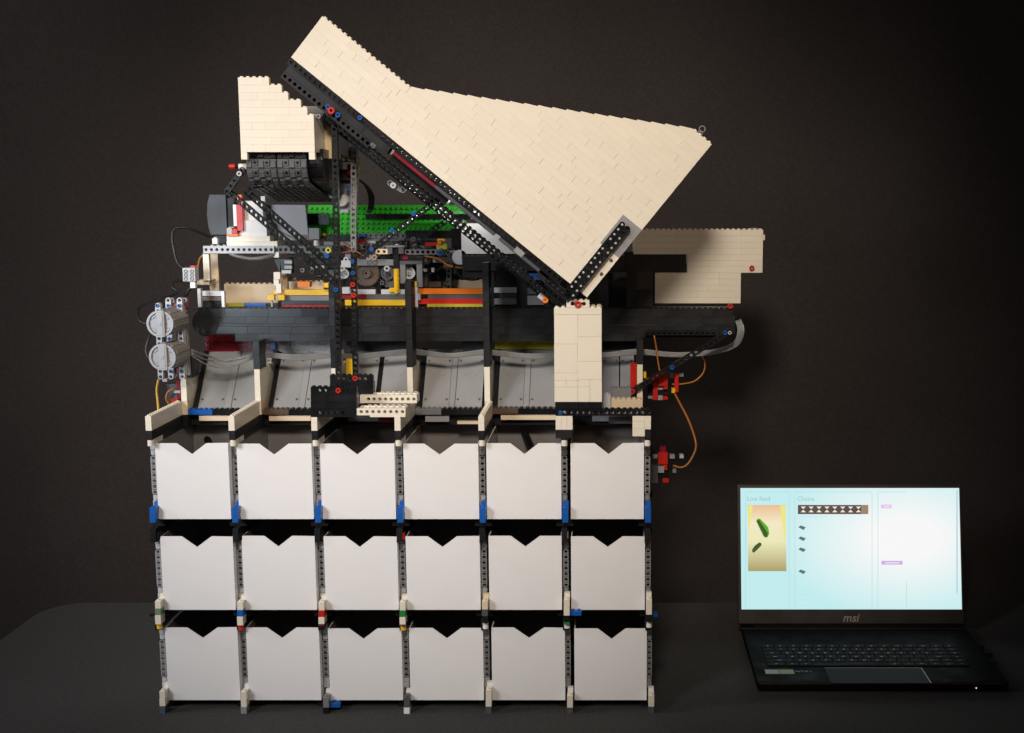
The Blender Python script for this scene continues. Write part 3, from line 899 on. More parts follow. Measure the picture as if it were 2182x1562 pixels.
for u_ in (1219.5, 1244.5):
    x_, z_ = pt(u_, 647, YPI); MB().cyl(facing(x_, YPI - .05, z_), 2.5, .3, 14).build('hole', 'black', pil)  # black discs stand in for the shade inside two holes
pin_px(1231.5, 648, YPI - .2, 'red', pil, 4.4, ri=1.8, h=3)
for k in range(4): bpx('brick', (1183 + k * 25, 857, 1207.8 + k * 25, 871.5), YPI, 24, 'black', pil)
x0, x1, z0, z1 = rect(1184, 872, 1388, 886, YPI)
mb = MB().cells(frame((x0 + (x1 - x0) / 32, YPI, (z0 + z1) / 2), (1, 0, 0), (0, 1, 0), (0, 0, 1)), 16, (x1 - x0) / 16, z1 - z0, 8, 2.4, None, False)
studs(mb, x0 + (x1 - x0) / 2, x1, YPI, YPI + 8, z1); mb.build('long_beam', 'black', pil)
pin_px(1194, 879, YPI - .2, 'blue', pil, 2.9)
mb = MB()
for k in range(1, 15):
    x_, z_ = pt(1194 + k * 12.75, 879.5, YPI + 1)
    if k not in (6, 7): mb.cyl(facing(x_, YPI + 2.2, z_), 2.3, 1.0, 12)
mb.build('pin_end', 'mid_grey', pil)
for r_ in ((1184, 886.5, 1196, 916), (1196.2, 886.5, 1208, 916), (1208.2, 886.5, 1220, 916), (1348, 884 + 2.5, 1374, 899), (1348, 899.2, 1374, 914), (1348, 914.2, 1374, 930), (1374.2, 886.5, 1387, 915)):
    bpx('foot_brick', r_, YPI, 16, 'cream', pil)
for r_ in ((1184, 916.2, 1220, 934), (1374.2, 915.2, 1387, 934)):
    bpx('foot_brick', r_, YPI, 16, 'black_soft', pil)

# ------------------------------------------------------------------ black stands and struts
def stand(label, YT, u0, u1, vs, strut, pins, beam, upper=None):
    t = thing('strut_stand', label, 'stand', P3((u0 + u1) / 2, vs[-1], YT + 8), 'black stands carrying the hopper struts')
    for i in range(len(vs) - 1):
        x0, x1, z0, z1 = rect(u0, vs[i], u1, vs[i + 1], YT)
        n_ = 8; w = (x1 - x0) / n_
        if i in (0, len(vs) - 2):
            holes = {1, 2, 3, 5, 6} if i == 0 else {1, 2, 3, 4, 5}
            mb = MB().cells(frame((x0 + w / 2, YT, (z0 + z1) / 2), (1, 0, 0), (0, 1, 0), (0, 0, 1)), n_, w, z1 - z0 - .1, 8, 2.4, holes, False)
            if i == 0: studs(mb, x0, x1, YT, YT + 8, z1)
            mb.build('beam', 'black', t)
        else:
            c_ = RNG.choice((3, 4, 5))
            MB().box(x0, x0 + c_ * w - .1, YT, YT + 16, z0 + .05, z1 - .05, c=.25).build('brick', 'black', t)
            MB().box(x0 + c_ * w, x1, YT, YT + 16, z0 + .05, z1 - .05, c=.25).build('brick', 'black', t)
    a, b, YS_ = strut
    beam_px('strut', a, b, YS_, 'black', t)
    if upper: beam_px('strut', upper[0], upper[1], YS_, 'mid_grey', t)
    for u_, v_, m_ in pins: pin_px(u_, v_, (YT if v_ > vs[0] else YS_) - .4, m_, t, 3.6 if m_ == 'red' else 2.9)
    a, b, vt, vb, YB_, low = beam
    x0, x1, z0, z1 = rect(a, vt, b, vb, YB_)
    n_ = 10; w = (x1 - x0) / n_
    mb = MB().cells(frame((x0 + w / 2, YB_, (z0 + z1) / 2), (1, 0, 0), (0, 1, 0), (0, 0, 1)), n_, w, z1 - z0, 8, 2.4, set(range(1, 10)), False)
    studs(mb, x0 + 2.5 * w, x1, YB_ + 8, YB_ + 16, z1)
    studs(mb, x0 + 3 * w, x1, YB_ + 8, YB_ + 24, z1)
    mb.box(x0 + 2 * w, x1, YB_ + 8, YB_ + 24, z0, z1)
    mb.build('cross_beam', 'cream', t)
    if low: bpx('plate', low, YB_, 16, 'cream', t)
    return t
stand('black brick stand under the longer strut, with lower cream beam', 1655, 662, 760, (825, 840, 855, 871, 889), ((712, 262), (721, 820), 1664), [(721, 832, 'red'), (716, 617, 'blue')], (738, 864, 870, 885, 1655.5, (788, 885.2, 864, 889)))
stand('black brick stand under the shorter strut, with upper cream beam', 1722, 703, 795, (800, 815, 830, 845, 872), ((753, 545), (757, 798), 1730), [(757, 806, 'red'), (752, 606, 'red'), (754, 629, 'red'), (751, 557, 'blue'), (752, 582, 'blue')], (767, 888, 842, 859, 1700, None), ((753, 320), (753, 532)))

# ------------------------------------------------------------------ stepped feed box
YF = 1645.0
x0, x1, z0, z1 = rect(510, 165, 666, 324, YF)
fb = thing('feed_box', 'cream stepped brick box open at the bottom, above the grey tread', 'feed box', P3(588, 338, YF + 60))
kx = (x1 - x0) / 96.0
h10 = (z1 - z0) / 10
rws = [12, 12, 12, 12, 12, 11, 10, 8, 7, 5]
M = frame((x0, YF, z0), (1, 0, 0), (0, 1, 0), (0, 0, 1))
courses(fb, M, [(0, e) for e in rws], h10, 8.0, 'cream', random.Random(3), lens=(1, 2, 3, 4, 6, 6, 8))
for xx in (x0, x0 + 88):
    zl = pt(520, 340, YF)[1]
    MB().box(xx, xx + 8, YF, YF + 8, zl, z0 - .1, c=.2).build('foot_brick', 'cream', fb)
M2 = frame((x0 + 96, YF + 8.1, z0), (0, 1, 0), (-1, 0, 0), (0, 0, 1))
courses(fb, M2, [(0, 14)] * 5, h10, 8.0, 'cream', random.Random(4), lens=(4, 6, 8))
M2 = frame((x0 + 8, YF + 8.1, z0), (0, 1, 0), (-1, 0, 0), (0, 0, 1))
courses(fb, M2, [(0, 14)] * 8, h10, 8.0, 'cream', random.Random(4), lens=(4, 6, 8))
MB().box(x0, x0 + 96, YF + 120.4, YF + 128, z0, z0 + 7 * h10).build('back_wall', 'cream', fb)
bpx('side_shield', (674, 252, 712, 338), YF + 60, 40, 'tan', fb)

# ------------------------------------------------------------------ tread conveyor and its braces
tc = thing('tread_conveyor', 'dark grey tank tread conveyor hanging under the cream stepped box', 'conveyor', P3(600, 415, 1700))
zc = pt(600, 348, 1660)[1]; Yc = 1691.0; rr = 30.0
step = 12.6
tot_arc = math.radians(170) * rr
a_end = math.radians(170)
p_end = Vector((0, Yc - rr * math.sin(a_end), zc + rr * math.cos(a_end))); t_end = Vector((0, -math.cos(a_end), -math.sin(a_end)))
for i in range(26):
    s_ = 22 + i * step
    if s_ < 0: p, tg = Vector((0, Yc - s_, zc + rr)), Vector((0, -1, 0))
    elif s_ < tot_arc:
        a = s_ / rr
        p = Vector((0, Yc - rr * math.sin(a), zc + rr * math.cos(a))); tg = Vector((0, -math.cos(a), -math.sin(a)))
    else:
        p = p_end + (s_ - tot_arc) * t_end; tg = t_end
    if p.y > 1800: break
    for ua, ub in ((526, 590), (592, 655)):
        xa, xb = pt(ua, 370, 1662)[0], pt(ub, 370, 1662)[0]
        nrm = tg.cross(Vector((1, 0, 0)))                      # outward
        Mx = frame(Vector(((xa + xb) / 2, p.y, p.z)), (1, 0, 0), -tg, nrm)
        key = ('tread', round(xb - xa, 1))
        if key not in CACHE:
            w = xb - xa
            b = MB().box(-w / 2, w / 2, -5.9, 5.9, -2, .6, c=.4)
            for q in (-.40, -.20, 0, .20, .40): b.box(w * q - 3.4, w * q + 3.4, -5.6 + (2.2 if abs(q) in (.2,) else 0), 5.6 - (2.2 if abs(q) in (0, .4) else 0), .6, 2.4, c=.5)
            CACHE[key] = b.mesh('tread_link', 'tread')
            hb_ = MB()
            for q in (-.2, .2): hb_.cyl(Matrix.Translation((w * q, .8, 2.2)), 2.1, .45, 12)  # black discs and bar imitate shade in the link holes and joint
            hb_.box(-3.4, 3.4, -5.9, -4.9, .5, 2.3)
            CACHE['tread_shade'] = hb_.mesh('link_shade', 'black')
        lk = put('tread_link', CACHE[key], Mx, tc)
        put('link_shade', CACHE['tread_shade'], Mx, lk)
xa, xb = pt(526, 370, 1662)[0], pt(655, 370, 1662)[0]
def loop_poly(r_, y_back):
    q = [(Yc - r_ * math.sin(math.radians(k)), zc + r_ * math.cos(math.radians(k))) for k in range(40, 171, 10)]
    q.append((y_back, q[-1][1] - (y_back - q[-1][0]) * math.tan(math.radians(10))))
    q.append((y_back, zc + r_ * .6))
    return q
def side_prism(poly, xa_, xb_, name, m_):
    MB().prism(poly, xa_, xb_, frame((0, 0, 0), (0, 1, 0), (1, 0, 0), (0, 0, 1))).build(name, m_, tc)
side_prism(loop_poly(rr - 3, 1798), xa + 3, xb - 3, 'bed', 'black_soft')
xh = pt(697, 380, 1690)[0]
side_prism(loop_poly(rr - 5, 1790), xb + 1, xh, 'hub', 'black')
MB().cyl(along_x(pt(488, 355, 1665)[0], 1668, pt(500, 355, 1665)[1]), 3.6, pt(500, 355, 1665)[0] - pt(488, 355, 1665)[0], 14).build('axle_cap', 'red', tc)
MB().cyl(along_x(pt(508, 355, 1665)[0], 1668, pt(500, 355, 1665)[1]), 4.0, pt(525, 355, 1665)[0] - pt(508, 355, 1665)[0], 14).build('bush', 'cream', tc)
MB().cyl(along_x(pt(498, 355, 1665)[0], 1668, pt(500, 355, 1665)[1]), 2.2, 20, 10).build('axle', 'black', tc)
for a, b, Y_ in (((484, 407), (712, 602), 1672), ((526, 411), (705, 566), 1700)):
    beam_px('brace', a, b, Y_, 'black', tc)
beam_px('brace', (484, 407), (516, 362), 1664, 'black', tc); beam_px('brace', (526, 411), (545, 392), 1692, 'black', tc)
pin_px(510, 370, 1662, 'light_grey', tc, 3.4); pin_px(696, 545, 1698, 'blue', tc, 2.9); pin_px(514, 435, 1671, 'dark_red', tc, 2.9)

# ------------------------------------------------------------------ green studded feeder plate
gr = thing('studded_feeder', 'bright green studded feeder plate between black strips behind the struts', 'feeder', P3(820, 505, 1940))
YG = 1930.0
x0, x1, z0, z1 = rect(652, 437, 992, 503, YG)
M = frame((x0, YG, z0), (1, 0, 0), (0, 0.35, 0.937), (0, -0.937, 0.35))
hh = (z1 - z0) / .937
xs_, w_ = 0.0, x1 - x0
k = 0
while xs_ < w_ - 2:
    ww = min(64.0, w_ - xs_)
    mb = MB().box(xs_ + .1, xs_ + ww - .1, 0, hh, -3.2, 0, M, c=.2)
    for i in range(int(round(ww / 8))):
        for j in range(int(hh / 8)):
            mb.cyl(M @ Matrix.Translation((xs_ + 4 + i * 8, 4 + j * 8, 0)), 2.5, 2.4, 10)
    mb.build('studded_plate', 'bright_green', gr)
    xs_ += ww
for r_, Y_ in (((612, 468, 660, 479), 1918), ((655, 455, 701, 479), 1916), ((779, 456, 1000, 468), 1918), ((864, 491, 962, 508), 1916), ((560, 500, 570, 504), 1935)):
    bpx('black_strip', r_, Y_, 6, 'black', gr)
bpx('rail', (760, 498, 862, 514), 1918, 10, 'mid_grey', gr)
beam_px('rail_beam', (768, 502), (860, 503), 1915, 'mid_grey', gr)
for r_, Y_, m_ in (((880, 508, 935, 522), 1915, 'dark_grey'), ((962, 486, 985, 540), 1912, 'black'), ((760, 511, 779, 521), 1912, 'red'), ((781, 513, 800, 520), 1912, 'light_grey'), ((765, 500, 780, 505), 1911, 'blue')):
    bpx('rail_block', r_, Y_, 8, m_, gr)

# ------------------------------------------------------------------ mechanism between feeder and conveyor
me_ = thing('drive_mechanism', 'grey gear frame with yellow cylinder, beams and coloured pins above the belt', 'mechanism', P3(830, 630, 1870))
YM = 1860.0
beam_px('beam', (806, 536), (856, 536), YM - 6, 'cream_warm', me_)
beam_px('beam', (868, 537), (934, 537), YM - 12, 'mid_grey', me_)
for r_, Y_, m_ in (((826, 524, 836, 541), YM - 14, 'dark_grey'), ((849, 524, 860, 541), YM - 14, 'dark_grey'), ((824, 523, 862, 527), YM - 15, 'mid_grey'), ((838, 526, 850, 575), YM - 10, 'black'),
                   ((760, 553, 838, 566), YM, 'mid_grey'), ((852, 556, 864, 604), YM - 8, 'mid_grey'), ((888, 556, 900, 612), YM - 8, 'mid_grey'), ((852, 556, 900, 563), YM - 9, 'dark_grey'), ((727, 555, 748, 570), YM, 'light_grey'),
                   ((857, 543, 870, 553), YM - 4, 'dark_red'), ((905, 517, 934, 524), YM + 10, 'red'), ((876, 600, 888, 611), YM - 12, 'yellow'), ((882, 612, 890, 656), YM - 18, 'light_grey'), ((890, 626, 896, 640), YM - 18, 'grey'),
                   ((690, 603, 700, 613), YM - 20, 'yellow'), ((729, 612, 745, 626), YM - 14, 'light_grey'), ((728, 536, 748, 540), YM, 'dark_red'), ((690, 515, 750, 523), YM + 20, 'mid_grey'), ((700, 500, 760, 512), YM + 30, 'black'),
                   ((735, 535, 748, 552), YM + 4, 'mid_grey'), ((820, 575, 838, 612), YM + 12, 'dark_grey'), ((905, 560, 918, 600), YM + 20, 'black_soft'), ((902, 573, 909, 579), YM, 'light_grey'), ((919, 571, 925, 580), YM + 6, 'light_grey'),
                   ((640, 500, 692, 512), YM + 24, 'brown'), ((662, 497, 692, 503), YM + 20, 'yellow'), ((656, 537, 700, 549), YM + 10, 'dark_grey'), ((672, 548, 722, 562), YM + 16, 'black_soft'), ((888, 541, 903, 548), YM, 'mid_grey'),
                   ((770, 540, 836, 552), YM + 16, 'black_soft'), ((700, 565, 735, 600), YM + 24, 'dark_grey'), ((870, 566, 888, 600), YM + 14, 'black_soft'), ((905, 600, 940, 612), YM + 20, 'brown')):
    bpx('block', r_, Y_, 10, m_, me_)
for u_, v_, r_, m_ in ((781, 582, 18.5, 'brown'), (781, 582, 7, 'dark_grey'), (826, 582, 10, 'dark_grey'), (872, 582, 9, 'light_grey'), (735, 583, 7, 'light_grey')):
    x_, z_ = pt(u_, v_, YM + 6)
    mb = MB().ring(facing(x_, YM + 8 - (4 if r_ < 8 else 0), z_), r_, r_ * .8, 3.5, 26).cyl(facing(x_, YM + 8, z_), r_ * .85, 1.2, 26)
    mb.ring(facing(x_, YM + 7, z_), r_ * .3, 1.4, 5, 14)
    if r_ > 15:
        for k in range(40):
            a = 2 * math.pi * k / 40
            mb.box(-.7, .7, r_ - .3, r_ + 1.4, 0, 3.5, facing(x_, YM + 8, z_) @ Matrix.Rotation(a, 4, 'Z'))
    mb.build('gear', m_, me_)
x_, z_ = pt(844, 600, YM - 14)
z_t, z_b2 = pt(844, 573, YM - 14)[1], pt(844, 625, YM - 14)[1]
MB().cyl(up_at(x_, YM - 10, z_b2), 4.0, z_t - z_b2, 18).ring(up_at(x_, YM - 10, z_b2 + 20), 4.4, 3.0, 2.5).box(x_ - 11, x_, YM - 13, YM - 7, z_b2 + 1, z_b2 + 8, c=1).build('yellow_cylinder', 'yellow', me_, smooth=False)
for u_, v_, m_ in ((825, 572, 'light_grey'), (730, 571, 'light_grey'), (786, 548, 'grey'), (798, 548, 'grey'), (939, 538, 'blue'), (700, 533, 'lime'), (696, 545, 'blue')):
    pin_px(u_, v_, YM - 14, m_, me_, 4.2, ri=2.3, h=3)
for r_ in ((931, 509, 948, 515), (930, 520, 953, 533)): bpx('yellow_clip', r_, YM - 2, 6, 'yellow' if r_[1] < 512 else 'olive', me_, c=1.5)
bpx('orange_clip', (932, 511, 940, 522), YM - 6, 5, 'orange', me_, c=.8)
# small dark beams, bushes and wires packed in behind the frame
rq = random.Random(77)
for k in range(26):
    u_, v_ = rq.uniform(700, 965), rq.uniform(512, 606)
    L_ = rq.choice((3, 4, 5, 7)) * 11.2
    a_ = rq.choice((0, 0, math.pi / 2, math.pi / 2, .6, -.6))
    beam_px('beam', (u_, v_), (u_ + L_ * math.cos(a_), v_ + L_ * math.sin(a_)), rq.uniform(1876, 1905), rq.choice(('black', 'black', 'black_soft', 'dark_grey', 'dark_grey', 'mid_grey')), me_)
for k in range(34):
    u_, v_ = rq.uniform(690, 970), rq.uniform(508, 612)
    x_, z_ = pt(u_, v_, 1868)
    Mq = rq.choice((facing(x_, 1872, z_), along_x(x_, 1872, z_), up_at(x_, 1872, z_)))
    MB().ring(Mq, rq.choice((3.2, 3.8)), 1.7, rq.uniform(4, 12), 12).build('bush', rq.choice(('grey', 'mid_grey', 'dark_grey', 'black', 'light_grey', 'dark_red', 'brown')), me_)
for k in range(7):
    u_, v_ = rq.uniform(700, 900), rq.uniform(515, 560)
    cable('wire', [(u_, v_, 1880), (u_ + rq.uniform(15, 30), v_ + rq.uniform(8, 25), 1872), (u_ + rq.uniform(35, 60), v_ + rq.uniform(10, 35), 1868), (u_ + rq.uniform(65, 90), v_ + rq.uniform(-5, 25), 1876)], 1.1, rq.choice(('cable_black', 'cable_black', 'cable_orange')), me_)
for k in range(12):
    u_, v_ = rq.uniform(610, 690), rq.uniform(535, 600)
    x_, z_ = pt(u_, v_, 1880)
    MB().ring(rq.choice((facing(x_, 1884, z_), along_x(x_, 1884, z_))), 3.4, 1.7, rq.uniform(5, 12), 12).build('bush', rq.choice(('grey', 'mid_grey', 'dark_grey', 'black')), me_)
# upright sensor with green-yellow angle beam, behind the long strut
se = thing('sensor_head', 'small sensor head with lime angle beam, lens and wires behind the struts', 'sensor', P3(745, 450, 1790))
bpx('grey_plate', (717, 262, 744, 336), 1800, 6, 'light_grey', se)
beam_px('angle_beam', (731, 340), (756, 340), 1768, 'lime', se); beam_px('angle_beam', (757, 352), (757, 364), 1768, 'lime', se)
beam_px('side_beam', (748, 318), (748, 335), 1776, 'brown', se)
for r_, Y_, m_ in (((740, 350, 750, 372), 1775, 'red'), ((722, 361, 752, 384), 1785, 'brown'), ((716, 370, 728, 392), 1780, 'dark_red'), ((722, 384, 752, 450), 1795, 'mid_grey'), ((749, 372, 757, 445), 1780, 'cream_warm'), ((752, 352, 762, 382), 1790, 'black_soft')):
    bpx('block', r_, Y_, 10, m_, se)
x_, z_ = pt(728, 427, 1785); MB().cyl(facing(x_, 1788, z_), 9.5, 6, 24, 8).build('lens', 'white', se)
pin_px(743, 402, 1784, 'blue', se, 3.0)
bpx('hook', (722, 446, 742, 453), 1788, 6, 'light_grey', se)
cable('wire', [(757, 312, 1790), (759, 335, 1786), (763, 370, 1786), (758, 400, 1788), (756, 440, 1786)], .9, 'cable_yellow', se)
cable('wire', [(760, 315, 1792), (765, 340, 1790), (764, 380, 1790), (760, 410, 1792)], .8, 'cable_white', se)
for k in range(4):
    cable('wire', [(757, 378, 1800), (775 + 3 * k, 392 + 2 * k, 1815), (786 + 3.2 * k, 415, 1830), (786 + 3 * k, 440, 1850), (782 + 3 * k, 452, 1880)], 1.5, 'cable_black', se)

# ------------------------------------------------------------------ platform at the left with slopes and red bricks
pl = thing('feeder_platform', 'cream and grey brick platform with red corner bricks over a grey beam', 'platform', P3(510, 645, 1850))
YL = 1850.0
for r_, Y_, d_, m_, st in (((483, 514, 591, 529), YL, 40, 'cream', False), ((483, 503, 575, 514), YL + 4, 36, 'cream', False), ((505, 470, 568, 503), YL + 8, 30, 'white', False), ((512, 428, 560, 470), YL + 14, 20, 'white', False),
                           ((497, 436, 504, 482), YL + 2, 10, 'white', False), ((504, 436, 517, 492), YL + 2, 14, 'red', False), ((483, 486, 494, 499), YL, 20, 'light_grey', True), ((494, 488, 505, 499), YL, 20, 'red', True), ((483, 499, 507, 503), YL, 20, 'orange', False),
                           ((505, 415, 515, 426), YL + 2, 8, 'orange', False), ((556, 418, 565, 438), YL + 20, 6, 'white', False), ((433, 541, 446, 598), YL - 2, 8, 'cream', False), ((446, 541, 466, 640), YL + 40, 6, 'tan', False), ((420, 597, 446, 607), YL + 2, 30, 'cream_warm', False),
                           ((583, 537, 594, 549), YL - 2, 8, 'white', False), ((583, 580, 597, 595), YL, 8, 'cream', False), ((583, 594, 594, 608), YL + 1, 8, 'cream', False), ((594, 580, 612, 620), YL + 20, 10, 'tan', False),
                           ((452, 508, 463, 520), YL - 4, 8, 'white', True), ((672, 385, 712, 422), YL + 30, 8, 'light_grey', False), ((598, 552, 622, 582), YL + 6, 12, 'black', False), ((606, 555, 622, 562), YL + 4, 4, 'grey', False), ((606, 566, 622, 573), YL + 4, 4, 'grey', False), ((600, 576, 620, 583), YL + 3, 6, 'light_grey', False)):
    bpx('brick', r_, Y_, d_, m_, pl, st)
x0, x1, z0, z1 = rect(433, 524, 592, 540, YL - 6)
MB().cells(frame((x0 + 4, YL - 6, (z0 + z1) / 2), (1, 0, 0), (0, 1, 0), (0, 0, 1)), int((x1 - x0) / 8), 8.0, z1 - z0, 8, 2.4, None, False).build('grey_beam', 'light_grey', pl)
x0, x1, z0, z1 = rect(592, 524, 716, 540, YL)
MB().cells(frame((x0 + 4, YL, (z0 + z1) / 2), (1, 0, 0), (0, 1, 0), (0, 0, 1)), int((x1 - x0) / 8), 8.0, z1 - z0, 8, 2.4, None, False).build('grey_beam', 'dark_grey', pl)
mb = MB(); x0, x1, z0, z1 = rect(444, 518, 483, 524, YL - 6); studs(mb, x0, x1, YL - 6, YL + 2, z0); mb.build('stud_row', 'light_grey', pl)
for poly_, Y_, m_ in (([(560, 436), (650, 437), (658, 512), (632, 512), (600, 505), (560, 490)], 1885, 'grey'), ([(556, 490), (568, 480), (632, 512), (570, 512)], 1878, 'mid_grey'), ([(586, 541), (598, 553), (596, 580), (582, 549)], 1856, 'slate_plastic')):
    MB().prism([pt(u, v, Y_) for u, v in poly_], Y_, Y_ + 6).build('slope_plate', m_, pl)
bpx('grey_connector', (658, 486, 680, 510), 1870, 10, 'mid_grey', pl)
x_, z_ = pt(673, 524, 1868); MB().cyl(up_at(x_, 1874, z_ - 4), 5, 12, 16, 4).build('cone', 'light_grey', pl)
cable('tube', [(490, 541, 1846), (510, 547, 1845), (535, 551, 1845), (560, 549, 1845), (584, 543, 1848)], 2.6, 'clear_tube', pl)
cable('wire', [(608, 545, 1862), (630, 534, 1864), (650, 528, 1866)], 1.3, 'cable_orange', pl)
cable('wire', [(433, 543, 1858), (425, 553, 1860), (421, 575, 1862)], 1.4, 'cable_orange', pl)

# ------------------------------------------------------------------ power adapter
x0, x1, z0, z1 = rect(441, 415, 482, 500, 1880)
ad = thing('power_adapter', 'slate grey power adapter standing upright behind the red corner bricks', 'adapter', ((x0 + x1) / 2, 1895, z0))
w = x1 - x0
MB().prism([(x0 + 5, z1), (x0 + 1.5, z1 - 12), (x0, (z0 + z1) / 2), (x0 + 1.5, z0 + 12), (x0 + 4, z0), (x1, z0), (x1, z1)], 1880, 1915).build('case', 'slate_plastic', ad)
MB().box(x1 + .1, x1 + 12, 1884, 1912, z0 + 6, z1 - 4, c=1).build('cap', 'black_soft', ad)
MB().box(x0 + 6, x1 + 9, 1884, 1912, pt(0, 520, 1890)[1], z0 - .2, c=1).build('plug', 'black_soft', ad)

# ------------------------------------------------------------------ left cables, sensor block
bl = thing('connector_block', 'small pale grey connector block on a white brick by the black cables', 'connector block', P3(405, 614, 1820))
bpx('block', (389, 571, 416, 600), 1815, 16, 'light_grey', bl, c=.6)
mb = MB()
for u_ in (396, 409):
    for v_ in (578, 586, 594):
        x_, z_ = pt(u_, v_, 1815); mb.ring(facing(x_, 1815, z_), 2.8, 1.6, 1.2, 12)
mb.build('socket_row', 'mid_grey', bl)
bpx('stalk', (405, 600, 416, 614), 1818, 8, 'white', bl); bpx('red_tip', (405, 566, 416, 571), 1817, 8, 'red', bl)
cable('motor_cable', [(448, 505, 1875), (425, 495, 1860), (395, 485, 1850), (372, 488, 1845), (367, 505, 1840), (370, 530, 1835), (378, 560, 1832), (392, 574, 1832)], 1.9, 'cable_black', None, 'black cable looping from the power adapter down to the grey connector block')
cable('motor_cable', [(392, 596, 1830), (372, 600, 1820), (368, 612, 1810), (380, 622, 1800), (360, 632, 1780), (325, 640, 1765), (298, 655, 1750), (294, 670, 1735), (300, 685, 1720), (316, 692, 1716)], 2.0, 'cable_black', None, 'black cable curling from the connector block to the upper round motor')
cable('motor_cable', [(330, 700, 1722), (318, 720, 1726), (311, 745, 1724), (316, 762, 1720), (322, 764, 1718)], 1.8, 'cable_black', None, 'black cable hanging between the two round motors')
cable('motor_cable', [(408, 610, 1832), (400, 620, 1828), (394, 632, 1822), (388, 640, 1812)], 3.0, 'cable_black', None, 'thick black cable dropping behind the white stalk to the motor bracket')

# ------------------------------------------------------------------ two round motors in their bracket
br = thing('motor_bracket', 'pale grey perforated beams with red spacers clamping two round motors', 'bracket', P3(370, 805, 1760))
for ua, ub, va, vb, Y_ in ((336, 342, 651, 803, 1764), (358, 364, 640, 803, 1764), (382, 388, 640, 803, 1752), (366, 371, 640, 800, 1795), (392, 397, 640, 800, 1795)):
    beam_px('beam', (ua, va), (ub, vb), Y_, 'light_grey' if Y_ < 1790 else 'grey', br)
for u_, v_ in ((335, 651), (359, 651), (382, 651), (361, 722), (385, 733), (364, 791), (387, 791)): pin_px(u_, v_, 1751 if u_ > 375 else 1763, 'blue', br, 2.6)
for r_ in ((366, 646, 378, 656), (388, 644, 396, 660), (368, 785, 384, 796), (347, 788, 358, 794)): bpx('spacer', r_, 1770, 12, 'dark_red', br)
bpx('side_panel', (391, 655, 396, 800), 1758, 6, 'motor_tan', br); bpx('side_panel', (396, 655, 401, 800), 1782, 6, 'motor_tan', br)
bpx('lower_block', (395, 758, 410, 805), 1790, 30, 'black_soft', br)
for k, (u_, v_) in enumerate(((341, 690), (346, 761))):
    YM2 = 1702.0
    x_, z_ = pt(u_, v_, YM2)
    mo = thing('round_motor', ['upper round grey motor with glossy cap at the end of the conveyor', 'lower round grey motor with matt cap at the end of the conveyor'][k], 'motor', (x_, YM2 + 30, z_ - 18), 'round motors')
    b = MB().cyl(facing(x_, YM2 + 60, z_), 18, 55, 32)
    for q in range(10):
        a = 2 * math.pi * q / 10
        b.box(-2.2, 2.2, 17.3, 18.9, 0, 52, facing(x_, YM2 + 60, z_) @ Matrix.Rotation(a, 4, 'Z'), c=.3)
    b.build('housing', 'motor_tan', mo)
    MB().ring(facing(x_, YM2 + 6, z_), 18.4, 15.4, 6.6, 32).cyl(facing(x_, YM2 + 5, z_), 15.5, 2.4, 32).build('cap', 'motor_grey', mo)
    MB().box(x_ - 5.5, x_ + 4.2, YM2 - 1, YM2 + 4, z_ - 17, z_ + 17, c=1).build('cap_bar', 'motor_grey', mo)
    MB().box(x_ + 4.5, x_ + 7, YM2 - 2.5, YM2 + 4, z_ - 18, z_ + 18, c=.6).build('cap_rib', 'motor_tan', mo)
    for q in range(4):
        a = math.pi / 4 + q * math.pi / 2
        MB().box(-3.6, 3.6, 11.5, 14.5, 0, 1.2, facing(x_, YM2 + 2.6, z_) @ Matrix.Rotation(a, 4, 'Z'), c=.4).build('cap_pad', 'motor_grey', mo)
    MB().cyl(facing(x_ - .7, YM2 - .9, z_), 2.8, .8, 16).build('cap_stud', 'motor_grey', mo)
    MB().box(x_ - 21, x_ - 16, YM2 + 4, YM2 + 14, z_ - 4, z_ + 4, c=.5).build('plug', 'black_soft', mo)

# ------------------------------------------------------------------ cream housing on the right
YR = 1900.0
x0, x1, z0, z1 = rect(1350, 489.5, 1625, 646.5, YR)
ho = thing('camera_housing', 'stepped cream brick housing above the laptop end of the conveyor', 'housing', P3(1485, 647, YR + 30))
wst = (x1 - x0) / 24.5 / 8
hR = (z1 - z0) / 12
M = frame((x0, YR, z0), (1, 0, 0), (0, 1, 0), (0, 0, 1))
rr_ = random.Random(21)
def srow(i, s, e, studs_top=False):
    x = s
    while x < e:
        L = min(rr_.choice((4, 6, 8, 8, 10)), e - x)
        key = ('R', L, studs_top)
        if key not in CACHE:
            w8 = (x1 - x0) / 24
            b = MB().box(.05, L * w8 - .05, 0, 12, .05, hR - .05, c=.2)
            if studs_top:
                for k in range(L): b.cyl(Matrix.Translation((k * w8 + w8 / 2, 4, hR)), 2.4, 1.7, 12)
            CACHE[key] = b.mesh('brick', 'cream')
        put('brick', CACHE[key], M @ Matrix.Translation((x * (x1 - x0) / 24, rr_.uniform(0, .12), i * hR)), ho)
        x += L
for i in range(12):
    if i < 5: srow(i, 4, 20)
    elif i < 8: srow(i, 10, 24)
    else: srow(i, 0, 24, i == 11)
MB().box(x1 - 8.2, x1 - .2, YR + 12.4, YR + 96, z0 + 5.5 * hR, z1).build('side_wall', 'cream', ho)
MB().box(x0, x1 - 10, YR + 96.2, YR + 104, z0 + 6 * hR, z1 - 4).build('back_wall', 'cream', ho)
MB().box(x0 + 70, x1 - 75, YR + 12.4, YR + 96, z0 + .2, z0 + 8).build('floor_panel', 'cream', ho)
pin_px(1602, 571, YR - .2, 'red', ho, 4.0, ri=1.6, h=3)
bpx('clip', (1624, 500, 1630, 512), YR + 6, 6, 'cream', ho)

